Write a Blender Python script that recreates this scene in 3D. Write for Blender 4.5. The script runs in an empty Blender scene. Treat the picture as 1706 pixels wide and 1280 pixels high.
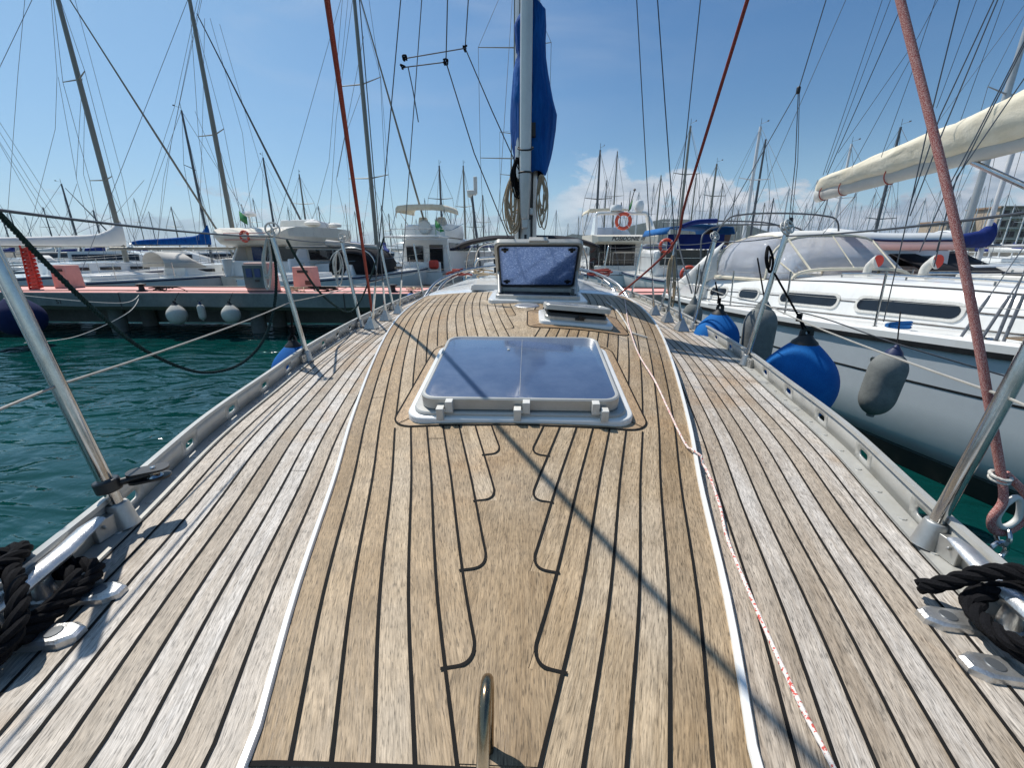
import bpy, bmesh, math, random
from mathutils import Vector, Matrix, noise as mnoise
R = math.radians
random.seed(7)
sc = bpy.context.scene
col = sc.collection

# ------------------------------------------------------------------ camera
CAM = Vector((0.03, 0.0, 1.95)); PITCH = R(17.4); YAW = R(2.2)
cd = bpy.data.cameras.new('camera'); cam = bpy.data.objects.new('camera', cd); col.objects.link(cam)
cd.sensor_width = 36; cd.lens = 700 / 1706 * 36; cd.clip_start = 0.02; cd.clip_end = 20000
cam.location = CAM; cam.rotation_euler = (R(90) - PITCH, 0, YAW); sc.camera = cam

# ------------------------------------------------------------------ light
SUNV = Vector((-0.45, 0.42, 1.0)).normalized()
sl = bpy.data.lights.new('sun', 'SUN'); sl.energy = 5.0; sl.angle = R(0.55); sl.color = (1, 0.955, 0.88)
so = bpy.data.objects.new('sun', sl); col.objects.link(so); so.rotation_euler = SUNV.to_track_quat('Z', 'Y').to_euler()
w = bpy.data.worlds.new('World'); sc.world = w; w.use_nodes = True
nt = w.node_tree; N = nt.nodes; L = nt.links
bg = N['Background']; sky = N.new('ShaderNodeTexSky'); sky.sky_type = 'NISHITA'; sky.sun_disc = False
sky.sun_elevation = math.asin(SUNV.z); sky.sun_rotation = math.atan2(SUNV.x, SUNV.y)
sky.altitude = 0; sky.air_density = 1.1; sky.dust_density = 0.25; sky.ozone_density = 3.2
bg.inputs['Strength'].default_value = 0.092
tc = N.new('ShaderNodeTexCoord'); sep = N.new('ShaderNodeSeparateXYZ'); L.new(tc.outputs['Generated'], sep.inputs[0])
def mth(op, a, b=None, c=None, cl=False):
    n = N.new('ShaderNodeMath'); n.operation = op; n.use_clamp = cl
    for i, x in enumerate((a, b, c)):
        if x is None: continue
        if isinstance(x, (int, float)): n.inputs[i].default_value = x
        else: L.new(x, n.inputs[i])
    return n.outputs[0]
def nz(scale, sx, sy, sz, det=6, rough=.55, dist=0.0):
    m = N.new('ShaderNodeMapping'); L.new(tc.outputs['Generated'], m.inputs[0]); m.inputs['Scale'].default_value = (sx, sy, sz)
    n = N.new('ShaderNodeTexNoise'); n.inputs['Scale'].default_value = scale; n.inputs['Detail'].default_value = det
    n.inputs['Roughness'].default_value = rough; n.inputs['Distortion'].default_value = dist
    L.new(m.outputs[0], n.inputs['Vector']); return n.outputs['Fac']
def mrange(x, a, b, c=0., d=1.):
    n = N.new('ShaderNodeMapRange'); n.interpolation_type = 'SMOOTHSTEP'; n.clamp = True
    L.new(x, n.inputs[0])
    for i, q in enumerate((a, b, c, d)): n.inputs[i + 1].default_value = q
    return n.outputs[0]
elev = sep.outputs[2]; az = mth('ARCTAN2', sep.outputs[0], sep.outputs[1])
# cumulus bank low on the right, small puffs on the left horizon, thin veil high up
bankaz = mth('MULTIPLY', mrange(az, .10, .26), mrange(az, 1.25, .75))
top = mth('MULTIPLY', mrange(elev, .26, .10), mrange(elev, -.02, .01))
n1 = nz(6.5, 1, 1, 1.9, 9, .60, .15)
hump = mrange(mth('ABSOLUTE', mth('SUBTRACT', az, .19)), .22, .02)     # tallest hump
thr = mth('ADD', mth('MULTIPLY', elev, 2.1), .26)
thr = mth('SUBTRACT', thr, mth('MULTIPLY', hump, .12))
cu = mth('MULTIPLY', mrange(mth('SUBTRACT', n1, thr), -.01, .075), mth('MULTIPLY', mth('MAXIMUM', bankaz, hump), top))
n2 = nz(9.0, 1, 1, 2.6, 7, .6, .2)
lf = mth('MULTIPLY', mrange(mth('SUBTRACT', n2, mth('ADD', mth('MULTIPLY', elev, 2.4), .33)), .0, .12), mth('MULTIPLY', mrange(az, .2, -.1), mrange(elev, -.02, .01)))
lf = mth('MULTIPLY', lf, .6)
n3 = nz(1.7, 1, 1.6, 3.2, 6, .55, .7)
veil = mth('MULTIPLY', mrange(n3, .46, .74), mrange(elev, .1, .5, .0, .30))
veil = mth('MULTIPLY', veil, mrange(az, .5, -.3, .15, 1.))
allc = mth('MAXIMUM', mth('MAXIMUM', cu, lf), veil)
n4 = nz(7.5, 1, 1, 3.0, 6, .6, .1)
shade = mrange(mth('SUBTRACT', n4, mth('MULTIPLY', elev, 2.2)), .50, .15, .0, 1.)
ramp = N.new('ShaderNodeMix'); ramp.data_type = 'RGBA'; ramp.inputs[6].default_value = (3.2, 4.1, 5.2, 1); ramp.inputs[7].default_value = (7.6, 7.9, 8.4, 1)
L.new(shade, ramp.inputs[0])
# a hazier, paler horizon
hz = N.new('ShaderNodeMix'); hz.data_type = 'RGBA'; L.new(mth('MAXIMUM', mrange(elev, .24, -.03, .0, .55), mth('MULTIPLY', mrange(az, .30, -.9), .50)), hz.inputs[0]); hs = N.new('ShaderNodeHueSaturation'); hs.inputs['Saturation'].default_value = 1.22; L.new(sky.outputs[0], hs.inputs['Color']); L.new(hs.outputs[0], hz.inputs[6]); hz.inputs[7].default_value = (3.9, 6.5, 9.3, 1)
mx = N.new('ShaderNodeMix'); mx.data_type = 'RGBA'; L.new(allc, mx.inputs[0]); L.new(hz.outputs[2], mx.inputs[6]); L.new(ramp.outputs[2], mx.inputs[7])
L.new(mx.outputs[2], bg.inputs['Color'])
sc.view_settings.view_transform = 'Standard'; sc.view_settings.look = 'None'; sc.view_settings.exposure = 0.05; sc.view_settings.gamma = 1
sc.cycles.max_bounces = 7; sc.cycles.transparent_max_bounces = 16
sc.cycles.caustics_reflective = False; sc.cycles.caustics_refractive = False

# ------------------------------------------------------------------ pixel <-> world helpers (1706 x 1280 picture)
def ray(px, py):
    x = (px - 853) / 700; u = (640 - py) / 700
    f = math.cos(PITCH) + u * math.sin(PITCH); z = u * math.cos(PITCH) - math.sin(PITCH)
    return Vector((x * math.cos(YAW) - f * math.sin(YAW), x * math.sin(YAW) + f * math.cos(YAW), z))
def atY(px, py, Y):
    r = ray(px, py); return CAM + r * (Y / r.y)
def atz(px, py, z):
    r = ray(px, py); return CAM + r * ((z - CAM.z) / r.z)
def atX(px, py, X):
    r = ray(px, py); return CAM + r * ((X - CAM.x) / r.x)

# ------------------------------------------------------------------ mesh helpers
def lerp(a, b, t): return a + (b - a) * t
def interp(tab, x):
    if x <= tab[0][0]: return tab[0][1]
    for (a, p), (b, q) in zip(tab, tab[1:]):
        if x <= b: return p + (q - p) * (x - a) / (b - a)
    return tab[-1][1]
def smooth_tab(tab):
    # Catmull-Rom through the table
    xs = [t[0] for t in tab]; ys = [t[1] for t in tab]; n = len(xs)
    m = [(ys[min(i+1, n-1)] - ys[max(i-1, 0)]) / (xs[min(i+1, n-1)] - xs[max(i-1, 0)]) for i in range(n)]
    def f(x):
        if x <= xs[0]: return ys[0] + m[0] * (x - xs[0])
        if x >= xs[-1]: return ys[-1] + m[-1] * (x - xs[-1])
        for i in range(n - 1):
            if x <= xs[i+1]:
                h = xs[i+1] - xs[i]; t = (x - xs[i]) / h
                return (2*t**3-3*t*t+1)*ys[i] + (t**3-2*t*t+t)*h*m[i] + (-2*t**3+3*t*t)*ys[i+1] + (t**3-t*t)*h*m[i+1]
    return f
def spline(pts, n=8):
    P = [Vector(p) for p in pts]; out = []
    for i in range(len(P) - 1):
        a = P[max(i-1, 0)]; b = P[i]; c = P[i+1]; d = P[min(i+2, len(P)-1)]
        for k in range(n):
            t = k / n
            out.append(.5 * ((2*b) + (c-a)*t + (2*a-5*b+4*c-d)*t*t + (3*b-a-3*c+d)*t**3))
    out.append(P[-1]); return out
def catenary(a, b, sag, n=16):
    a = Vector(a); b = Vector(b)
    return [a.lerp(b, i / n) - Vector((0, 0, sag * 4 * (i/n) * (1 - i/n))) for i in range(n + 1)]
def rrect(w, h, r, n=5):
    out = []
    for cx, cy, a0 in ((w-r, h-r, 0), (-w+r, h-r, 90), (-w+r, -h+r, 180), (w-r, -h+r, 270)):
        for k in range(n + 1):
            a = R(a0 + 90 * k / n); out.append((cx + r*math.cos(a), cy + r*math.sin(a)))
    return out

class MB:
    def __init__(s, M=None): s.v = []; s.f = []; s.M = M or Matrix(); s.uv = None; s.pid = None
    def add(s, vs, fs):
        o = len(s.v); s.v += [s.M @ Vector(v) for v in vs]; s.f += [tuple(i + o for i in f) for f in fs]; return s
    def box(s, c, d, rot=None):
        c = Vector(c); hx, hy, hz_ = d[0]/2, d[1]/2, d[2]/2
        Q = rot or Matrix.Identity(3)
        vs = [c + Q @ Vector((x*hx, y*hy, z*hz_)) for z in (-1, 1) for y in (-1, 1) for x in (-1, 1)]
        return s.add(vs, [(0,2,3,1),(4,5,7,6),(0,1,5,4),(2,6,7,3),(0,4,6,2),(1,3,7,5)])
    def tube(s, pts, r, n=8, lobes=0, pitch=.06, amp=.16, cap=True):
        P = [Vector(p) for p in pts]; P = [p for i, p in enumerate(P) if i == 0 or (p - P[i-1]).length > 1e-6]
        if len(P) < 2: return s
        T = [(P[min(i+1, len(P)-1)] - P[max(i-1, 0)]).normalized() for i in range(len(P))]
        up = Vector((0, 0, 1)) if abs(T[0].z) < .9 else Vector((1, 0, 0))
        nrm = (up - T[0] * up.dot(T[0])).normalized(); vs = []; acc = 0
        for i, p in enumerate(P):
            if i:
                acc += (p - P[i-1]).length
                nrm = (nrm - T[i] * nrm.dot(T[i])); nrm = nrm.normalized() if nrm.length > 1e-6 else T[i].orthogonal().normalized()
            bn = T[i].cross(nrm); rr = r[i] if isinstance(r, (list, tuple)) else r
            for k in range(n):
                a = 2*math.pi*k/n; q = rr
                if lobes: q = rr * (1 + amp * (2 * abs(math.cos(lobes*.5*a - math.pi*acc/pitch)) - 1.3))
                vs.append(p + nrm*math.cos(a)*q + bn*math.sin(a)*q)
        m = len(P); fs = [(i*n+k, i*n+(k+1) % n, (i+1)*n+(k+1) % n, (i+1)*n+k) for i in range(m-1) for k in range(n)]
        if cap: fs += [tuple(range(n-1, -1, -1)), tuple((m-1)*n+k for k in range(n))]
        return s.add(vs, fs)
    def strands(s, pts, R_, pitch=.06, n=7, k=3):
        P = [Vector(p) for p in pts]; Q = [P[0]]; st = pitch/12; acc = 0
        for a, b in zip(P, P[1:]):
            d = (b-a).length
            while acc + d >= st and d > 1e-9:
                a = a + (b-a)*((st-acc)/d); Q.append(a.copy()); d = (b-a).length; acc = 0
            acc += d
        T = [(Q[min(i+1, len(Q)-1)] - Q[max(i-1, 0)]).normalized() for i in range(len(Q))]
        nrm = T[0].orthogonal().normalized(); fr = []
        for i in range(len(Q)):
            nrm = (nrm - T[i]*nrm.dot(T[i])).normalized(); fr.append((nrm.copy(), T[i].cross(nrm)))
        for j in range(k):
            s.tube([Q[i] + (fr[i][0]*math.cos(2*math.pi*(j/k + i*st/pitch)) + fr[i][1]*math.sin(2*math.pi*(j/k + i*st/pitch)))*R_*.52 for i in range(len(Q))], R_*.53, n)
        return s
    def cyl(s, a, b, r, n=16, r2=None):
        return s.tube([a, b], [r, r if r2 is None else r2], n)
    def loft(s, rings, closed=True, cap=True):
        n = len(rings[0]); vs = [v for r_ in rings for v in r_]; m = len(rings); e = n if closed else n - 1
        fs = [(i*n+k, i*n+(k+1) % n, (i+1)*n+(k+1) % n, (i+1)*n+k) for i in range(m-1) for k in range(e)]
        if cap and closed: fs += [tuple(range(n-1, -1, -1)), tuple((m-1)*n+k for k in range(n))]
        return s.add(vs, fs)
    def lathe(s, prof, c=(0,0,0), n=24, Q=None):
        Q = Q or Matrix.Identity(3); c = Vector(c)
        return s.loft([[c + Q @ Vector((r*math.cos(2*math.pi*k/n), r*math.sin(2*math.pi*k/n), z)) for k in range(n)] for r, z in prof])
    def ext(s, poly, z0, z1, f=None):
        f = f or (lambda x, y, z: (x, y, z))
        return s.loft([[f(x, y, z0) for x, y in poly], [f(x, y, z1) for x, y in poly]])
    def ring(s, c, rad, r, n=24, m=8, Q=None, a0=0, a1=360):
        Q = Q or Matrix.Identity(3); c = Vector(c); full = abs(a1-a0) >= 360
        pts = [c + Q @ Vector((rad*math.cos(R(a0+(a1-a0)*k/n)), rad*math.sin(R(a0+(a1-a0)*k/n)), 0)) for k in range(n+1)]
        return s.tube(pts, r, m, cap=not full)
    def build(s, name, mat, parent=None, sharp=38, solid=0, bevel=0, weld=0):
        me = bpy.data.meshes.new(name)
        off = parent.matrix_world.translation if (parent and parent.parent) else (parent.location if parent else Vector())
        off = ROOTLOC.get(parent.name, Vector()) if parent else Vector()
        me.from_pydata([v - off for v in s.v], [], s.f); me.update()
        if s.uv:
            ul = me.uv_layers.new(name='UVMap')
            for lp in me.loops: ul.data[lp.index].uv = s.uv[lp.vertex_index]
        if s.pid:
            at = me.attributes.new('pid', 'FLOAT', 'POINT')
            for i, x in enumerate(s.pid): at.data[i].value = x
        if weld:
            bm_ = bmesh.new(); bm_.from_mesh(me); bmesh.ops.remove_doubles(bm_, verts=bm_.verts, dist=weld); bm_.to_mesh(me); bm_.free()
        me.materials.append(mat)
        for p in me.polygons: p.use_smooth = True
        try: me.set_sharp_from_angle(angle=R(sharp))
        except Exception: pass
        o = bpy.data.objects.new(name, me); col.objects.link(o)
        if solid:
            m = o.modifiers.new('s', 'SOLIDIFY'); m.thickness = solid; m.offset = 0
        if bevel:
            m = o.modifiers.new('b', 'BEVEL'); m.width = bevel; m.segments = 2; m.limit_method = 'ANGLE'; m.angle_limit = R(35)
        if parent: o.parent = parent; ROOTLOC[o.name] = off
        return o
ROOTLOC = {}
def tag(o, label=None, cat=None, group=None, kind=None):
    if label: o['label'] = label
    if cat: o['category'] = cat
    if group: o['group'] = group
    if kind: o['kind'] = kind
    return o
def empty(name, loc, label, cat, group=None):
    o = bpy.data.objects.new(name, None); col.objects.link(o); o.location = loc; o.empty_display_size = .2
    ROOTLOC[o.name] = Vector(loc); return tag(o, label, cat, group)
def copy_tree(o, parent=None):
    c = o.copy(); col.objects.link(c)
    if parent: c.parent = parent
    for ch in list(o.children): copy_tree(ch, c)
    return c
# ------------------------------------------------------------------ materials
class NT:
    def __init__(s, name):
        s.m = bpy.data.materials.new(name); s.m.use_nodes = True; s.t = s.m.node_tree; s.n = s.t.nodes; s.l = s.t.links; s.b = s.n['Principled BSDF']
    def new(s, k): return s.n.new('ShaderNode' + k)
    def co(s, kind='Object'): return s.new('TexCoord').outputs[kind]
    def map(s, src, sc_=(1,1,1)):
        m = s.new('Mapping'); s.l.new(src, m.inputs[0]); m.inputs['Scale'].default_value = sc_; return m.outputs[0]
    def noise(s, src, scale, det=4, rough=.55, dist=0):
        n = s.new('TexNoise'); s.l.new(src, n.inputs['Vector'])
        for k, v in (('Scale', scale), ('Detail', det), ('Roughness', rough), ('Distortion', dist)): n.inputs[k].default_value = v
        return n.outputs['Fac']
    def math(s, op, a, b=None, cl=False):
        n = s.new('Math'); n.operation = op; n.use_clamp = cl
        for i, x in enumerate((a, b)):
            if x is None: continue
            if isinstance(x, (int, float)): n.inputs[i].default_value = x
            else: s.l.new(x, n.inputs[i])
        return n.outputs[0]
    def rng(s, x, a, b, c=0, d=1):
        n = s.new('MapRange'); n.clamp = True; s.l.new(x, n.inputs[0])
        for i, q in enumerate((a, b, c, d)): n.inputs[i+1].default_value = q
        return n.outputs[0]
    def mix(s, f, a, b, mode='MIX'):
        n = s.new('Mix'); n.data_type = 'RGBA'; n.blend_type = mode
        for i, x in ((0, f), (6, a), (7, b)):
            if isinstance(x, (int, float)): n.inputs[i].default_value = x
            elif isinstance(x, tuple): n.inputs[i].default_value = x if len(x) == 4 else (*x, 1)
            else: s.l.new(x, n.inputs[i])
        return n.outputs[2]
    def bump(s, h, st, dist=.001, prev=None):
        n = s.new('Bump'); n.inputs['Strength'].default_value = st; n.inputs['Distance'].default_value = dist; s.l.new(h, n.inputs['Height'])
        if prev: s.l.new(prev, n.inputs['Normal'])
        return n.outputs[0]
    def out(s, col_=None, rough=None, metal=None, normal=None, **kw):
        def put(k, v):
            if v is None: return
            if isinstance(v, (int, float)): s.b.inputs[k].default_value = v
            elif isinstance(v, tuple): s.b.inputs[k].default_value = v if len(v) == 4 else (*v, 1)
            else: s.l.new(v, s.b.inputs[k])
        put('Base Color', col_); put('Roughness', rough); put('Metallic', metal); put('Normal', normal)
        for k, v in kw.items(): put(k.replace('_', ' '), v)
        return s.m
def paint(name, c, rough=.35, var=.12, sc_=3.0, bump=0, dirt=None, metal=0, **kw):
    t = NT(name); co = t.co(); a = t.noise(co, sc_, 5, .6); b = t.noise(co, sc_*14, 3)
    k = t.math('ADD', t.rng(a, .25, .75, 1-var, 1+var*.4), t.rng(b, .3, .7, -var*.25, var*.25))
    g = t.new('CombineColor')
    for i in range(3): t.l.new(k, g.inputs[i])
    cc = t.mix(1., c, g.outputs[0], 'MULTIPLY')
    if dirt: cc = t.mix(t.rng(t.noise(t.map(co, (1, 1, .35)), sc_*2.3, 6, .65), .52, .75, 0, .55), cc, dirt)
    nrm = t.bump(b, bump, .002) if bump else None
    return t.out(cc, t.rng(a, .2, .8, rough*.8, min(1, rough*1.25)), metal, nrm, **kw)
def teak(name, c1, c2, c3, gray, patch, spec=.36):
    t = NT(name); uv = t.co('UV'); at = t.new('Attribute'); at.attribute_name = 'pid'
    pid = t.math('FLOOR', at.outputs['Fac']); wn = t.new('TexWhiteNoise'); wn.noise_dimensions = '1D'; t.l.new(pid, wn.inputs['W'])
    rv = wn.outputs['Value']; sp = t.new('SeparateXYZ'); t.l.new(uv, sp.inputs[0]); cb = t.new('CombineXYZ')
    vv = t.math('ADD', sp.outputs[1], t.math('MULTIPLY', rv, 9.)); wob = t.new('CombineXYZ'); t.l.new(t.math('MULTIPLY', vv, 3.), wob.inputs[1]); t.l.new(t.math('MULTIPLY', sp.outputs[0], 12.), wob.inputs[0])
    uu = t.math('ADD', sp.outputs[0], t.math('MULTIPLY', t.noise(wob.outputs[0], 1., 2), .025))
    t.l.new(uu, cb.inputs[0]); t.l.new(vv, cb.inputs[1]); t.l.new(rv, cb.inputs[2])
    fine = t.noise(t.map(cb.outputs[0], (460, 34, 5)), 1., 3, .6); med = t.noise(t.map(cb.outputs[0], (150, 9, 5)), 1., 4, .6)
    big = t.noise(t.map(cb.outputs[0], (30, 2.2, 5)), 1., 4, .6, .6); blot = t.noise(t.co(), 3.2, 5, .6)
    pores = t.noise(t.map(cb.outputs[0], (560, 60, 5)), 1., 2, .5)
    c = t.mix(t.rng(med, .3, .7), c1, c2); c = t.mix(t.rng(big, .42, .75, 0, .7), c, c3)
    c = t.mix(t.rng(blot, .42, .68, 0, patch), c, gray); c = t.mix(t.rng(t.noise(t.co(), 1.7, 5, .65, .4), .54, .70, 0, .7), c, (.40, .26, .14))
    g = t.new('CombineColor'); k = t.math('MULTIPLY', t.rng(fine, .30, .70, .56, 1.30), t.rng(rv, 0, 1, .74, 1.16))
    k = t.math('MULTIPLY', k, t.rng(pores, .34, .44, .48, 1.)); k = t.math('MULTIPLY', k, t.rng(t.noise(t.co(), 14, 4), .3, .7, .86, 1.1))
    for i in range(3): t.l.new(k, g.inputs[i])
    c = t.mix(1., c, g.outputs[0], 'MULTIPLY')
    hue = t.mix(1., c, t.mix(t.rng(wn.outputs['Value'], .2, .9), (1.04, .99, .92), (.96, 1.0, 1.06)), 'MULTIPLY')
    st = t.rng(t.noise(t.co(), 7, 6, .7), .60, .72, 0, .55); hue = t.mix(st, hue, (.16, .125, .09))
    h = t.math('ADD', fine, t.math('MULTIPLY', med, .6)); nb = t.bump(h, .45, .0015)
    return t.out(hue, t.rng(med, .3, .7, .42, .66), 0, nb, Specular_IOR_Level=spec)
M = {}
M['teak_roof'] = teak('teak_roof', (.35, .255, .155), (.48, .37, .245), (.23, .16, .09), (.44, .365, .275), .6, .22)
M['teak_deck'] = teak('teak_deck', (.40, .345, .285), (.55, .495, .43), (.30, .235, .165), (.51, .465, .41), .8, .32)
M['teak_margin'] = teak('teak_margin', (.34, .225, .125), (.43, .30, .175), (.26, .17, .09), (.36, .28, .19), .3)
M['caulk'] = paint('caulk', (.013, .0125, .012), .85, .3, 20, Specular_IOR_Level=.12)
M['gelcoat'] = paint('gelcoat', (.74, .74, .72), .22, .05, 2.0, dirt=(.62, .60, .54), Coat_Weight=.3)
M['gel_cream'] = paint('gel_cream', (.72, .66, .55), .3, .08, 2.0, dirt=(.5, .44, .34))
M['nonskid'] = paint('nonskid', (.70, .68, .62), .6, .1, 8, bump=.4)
M['alu'] = paint('alu', (.50, .50, .48), .42, .18, 9, metal=.75, dirt=(.30, .29, .26), bump=.15)
M['alu_white'] = paint('alu_white', (.47, .465, .435), .38, .12, 5, metal=.25, dirt=(.36, .34, .29))
M['castalu'] = paint('castalu', (.66, .66, .65), .33, .2, 22, metal=.85, dirt=(.32, .30, .26), bump=.3)
M['steel'] = paint('steel', (.58, .57, .55), .16, .2, 14, metal=1.0, dirt=(.30, .26, .20))
M['bronze'] = paint('bronze', (.30, .23, .15), .22, .3, 20, metal=1.0, dirt=(.12, .09, .06))
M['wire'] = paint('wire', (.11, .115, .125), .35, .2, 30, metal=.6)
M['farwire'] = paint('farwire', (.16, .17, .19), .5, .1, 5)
M['white_wire'] = paint('white_wire', (.34, .33, .30), .5, .15, 30)
M['black'] = paint('black', (.012, .012, .013), .5, .3, 12)
M['blackrub'] = paint('blackrub', (.02, .02, .021), .38, .3, 12)
M['mast_alu'] = paint('mast_alu', (.47, .47, .46), .34, .12, 3, metal=.5, dirt=(.30, .29, .27))
M['mast_grey'] = paint('mast_grey', (.22, .215, .185), .45, .1, 1.5, metal=.3)
M['mast_dark'] = paint('mast_dark', (.10, .11, .12), .45, .15, 1.5, metal=.3)
M['mast_white'] = paint('mast_white', (.62, .63, .63), .4, .08, 1.5)
M['pole'] = paint('pole', (.60, .61, .59), .33, .1, 3, metal=.2)
M['plastic_w'] = paint('plastic_w', (.62, .61, .57), .45, .12, 20, dirt=(.40, .37, .31))
M['pink'] = paint('pink', (.74, .36, .32), .8, .2, 1.2, bump=.4, dirt=(.48, .27, .24))
M['pinkbox'] = paint('pinkbox', (.66, .40, .33), .7, .15, 2, dirt=(.45, .22, .17))
M['concrete'] = paint('concrete', (.17, .19, .18), .85, .4, .8, bump=.4, dirt=(.06, .075, .07))
M['darkglass'] = paint('darkglass', (.012, .014, .018), .06, .2, 2, Specular_IOR_Level=.6)
M['redcl'] = paint('redcl', (.60, .05, .03), .55, .15, 6)
M['orange'] = paint('orange', (.72, .10, .05), .45, .12, 6)
M['green'] = paint('green', (.03, .22, .06), .6, .1, 6)
M['navy'] = paint('navy', (.012, .022, .085), .5, .2, 3)
M['wood'] = paint('wood', (.24, .12, .05), .5, .3, 6)
M['brown'] = paint('brown', (.10, .055, .04), .6, .2, 6)
M['hullgrey'] = paint('hullgrey', (.58, .62, .65), .10, .08, .8, dirt=(.48, .53, .54), Coat_Weight=.6)
M['hullwhite'] = paint('hullwhite', (.74, .75, .75), .2, .05, .8, dirt=(.6, .6, .56))
M['antifoul'] = paint('antifoul', (.010, .013, .018), .6, .3, 3)
M['weed'] = paint('weed', (.030, .040, .018), .9, .4, 6)
M['rock'] = paint('rock', (.17, .16, .13), .9, .4, .05)
M['roofs'] = paint('roofs', (.36, .24, .16), .85, .3, .06)
M['bld'] = paint('bld', (.50, .40, .30), .85, .25, .05)
M['screen'] = paint('screen', (.02, .05, .16), .25, .1, 5)
M['ink'] = paint('ink', (.05, .04, .035), .6, .1, 5)
M['white_ink'] = paint('white_ink', (.75, .76, .78), .5, .05, 5)
def fabric(name, c, c2, wsc=1100, fold=6, fs=.35, rough=.85, wave=.25, st=1., fd=.02, **kw):
    t = NT(name); co = t.co(); a = t.noise(t.map(co, (1, 1, st)), fold, 5, .6, .3); wv = t.noise(co, wsc, 1)
    cc = t.mix(t.rng(a, .3, .72), c, c2); cc = t.mix(t.rng(wv, .3, .7, 0, wave), cc, tuple(x*.6 for x in c))
    return t.out(cc, rough, 0, t.bump(wv, .3, .0006, t.bump(a, fs, fd)), Specular_IOR_Level=.2, **kw)
M['canvas_blue'] = fabric('canvas_blue', (.002, .045, .22), (.004, .12, .42), 500, 11, 1.0, st=.22, fd=.06)
M['canvas_cream'] = fabric('canvas_cream', (.62, .56, .43), (.76, .71, .59), 400, 5, .8, fd=.025)
M['canvas_grey'] = fabric('canvas_grey', (.50, .48, .44), (.58, .56, .52), 400, 5, .4)
M['canvas_white'] = fabric('canvas_white', (.66, .66, .64), (.74, .73, .70), 400, 3, .6)
M['canvas_black'] = fabric('canvas_black', (.014, .014, .017), (.022, .022, .027), 400, 3, .5)
M['canvas_navy'] = fabric('canvas_navy', (.010, .022, .12), (.014, .035, .19), 400, 3, .5)
M['canvas_sky'] = fabric('canvas_sky', (.02, .12, .34), (.03, .17, .45), 400, 3, .5)
M['fend_blue'] = fabric('fend_blue', (.004, .09, .33), (.010, .17, .50), 260, 5, .15, .8, .5)
M['fend_navy'] = fabric('fend_navy', (.010, .015, .06), (.012, .02, .08), 260, 4, .15)
M['fend_grey'] = fabric('fend_grey', (.15, .16, .155), (.25, .26, .25), 260, 9, .3, .9, .5)
M['fend_pale'] = fabric('fend_pale', (.50, .48, .42), (.60, .58, .53), 60, 6, .3, .6, .3)
def rope(name, c, c2, sc_=500, r_=.85, thr=(.42, .58), bmp=.8):
    t = NT(name); co = t.co(); v = t.noise(co, sc_, 2, .5); return t.out(t.mix(t.rng(v, *thr), c, c2), r_, 0, t.bump(v, bmp, .0015), Specular_IOR_Level=.15)
M['rope_black'] = rope('rope_black', (.003, .003, .004), (.010, .010, .012), 900)
M['rope_red'] = rope('rope_red', (.30, .06, .055), (.60, .38, .34), 700, .85, (.42, .60))
M['rope_redfar'] = rope('rope_redfar', (.24, .035, .028), (.34, .10, .08), 300)
M['rope_rw'] = rope('rope_rw', (.55, .10, .08), (.72, .66, .60), 210, .8, (.40, .46))
M['rope_green'] = rope('rope_green', (.010, .022, .024), (.022, .05, .05), 300)
M['rope_tan'] = rope('rope_tan', (.36, .27, .17), (.50, .40, .28), 200)
M['rope_white'] = rope('rope_white', (.42, .41, .38), (.62, .60, .56), 300)
# smoked blue acrylic of the hatches, scuffed
t = NT('acrylic'); co = t.co(); sc1 = t.noise(co, 9, 7, .7); sp1 = t.noise(co, 260, 3, .6)
c = t.mix(t.rng(sc1, .3, .7), (.062, .098, .18), (.092, .135, .225)); c = t.mix(t.rng(sp1, .70, .76, 0, .4), c, (.35, .42, .52))
M['acrylic'] = t.out(c, t.rng(sc1, .3, .7, .07, .2), 0, t.bump(sp1, .12, .001), Specular_IOR_Level=.55, Coat_Weight=.3)
t = NT('acrylic_salt'); co = t.co(); sc1 = t.noise(co, 24, 8, .8); sp1 = t.noise(co, 90, 6, .8)
c = t.mix(t.rng(sc1, .35, .65), (.07, .12, .26), (.18, .25, .40)); c = t.mix(t.rng(sp1, .52, .62, 0, .95), c, (.80, .86, .92))
M['acrylic_salt'] = t.out(c, .3, 0, t.bump(sp1, .2, .001)); tl = t.new('BsdfTranslucent'); ms = t.new('MixShader'); t.l.new(t.mix(.4, c, (.62, .74, .95)), tl.inputs[0]); ms.inputs[0].default_value = .7; t.l.new(t.b.outputs[0], ms.inputs[1]); t.l.new(tl.outputs[0], ms.inputs[2]); t.l.new(ms.outputs[0], t.n['Material Output'].inputs['Surface'])
# clear pvc panes
t = NT('pvc'); co = t.co(); M['pvc'] = t.out((.78, .80, .86), t.rng(t.noise(co, 3, 3), .3, .7, .05, .22), 0, t.bump(t.noise(co, 4, 3), .3, .02), Transmission_Weight=.6, IOR=1.08, Alpha=.82)
# sea water of the harbour
t = NT('water'); co = t.co()
w1 = t.noise(t.map(co, (.8, 1.5, 1)), 1.1, 2, .45, 1.4); w2 = t.noise(t.map(co, (1, 1.4, 1)), 5.0, 3, .5, .8); w3 = t.noise(co, 24, 2, .5, .3)
b1 = t.bump(w1, 1.0, .13); b2 = t.bump(w2, .8, .016, b1); b3 = t.bump(w3, .2, .0008, b2)
c = t.mix(t.rng(t.noise(co, .35, 3), .3, .7), (.0015, .028, .027), (.0025, .050, .047))
M['water'] = t.out(c, .035, 0, b3, IOR=1.33, Specular_IOR_Level=.5)
t = NT('hill'); co = t.co(); n_ = t.noise(co, .012, 8, .65); M['hill'] = t.out(t.mix(t.rng(n_, .3, .7), (.010, .022, .018), (.028, .038, .028)), .95, 0, t.bump(n_, .8, 12))
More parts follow.
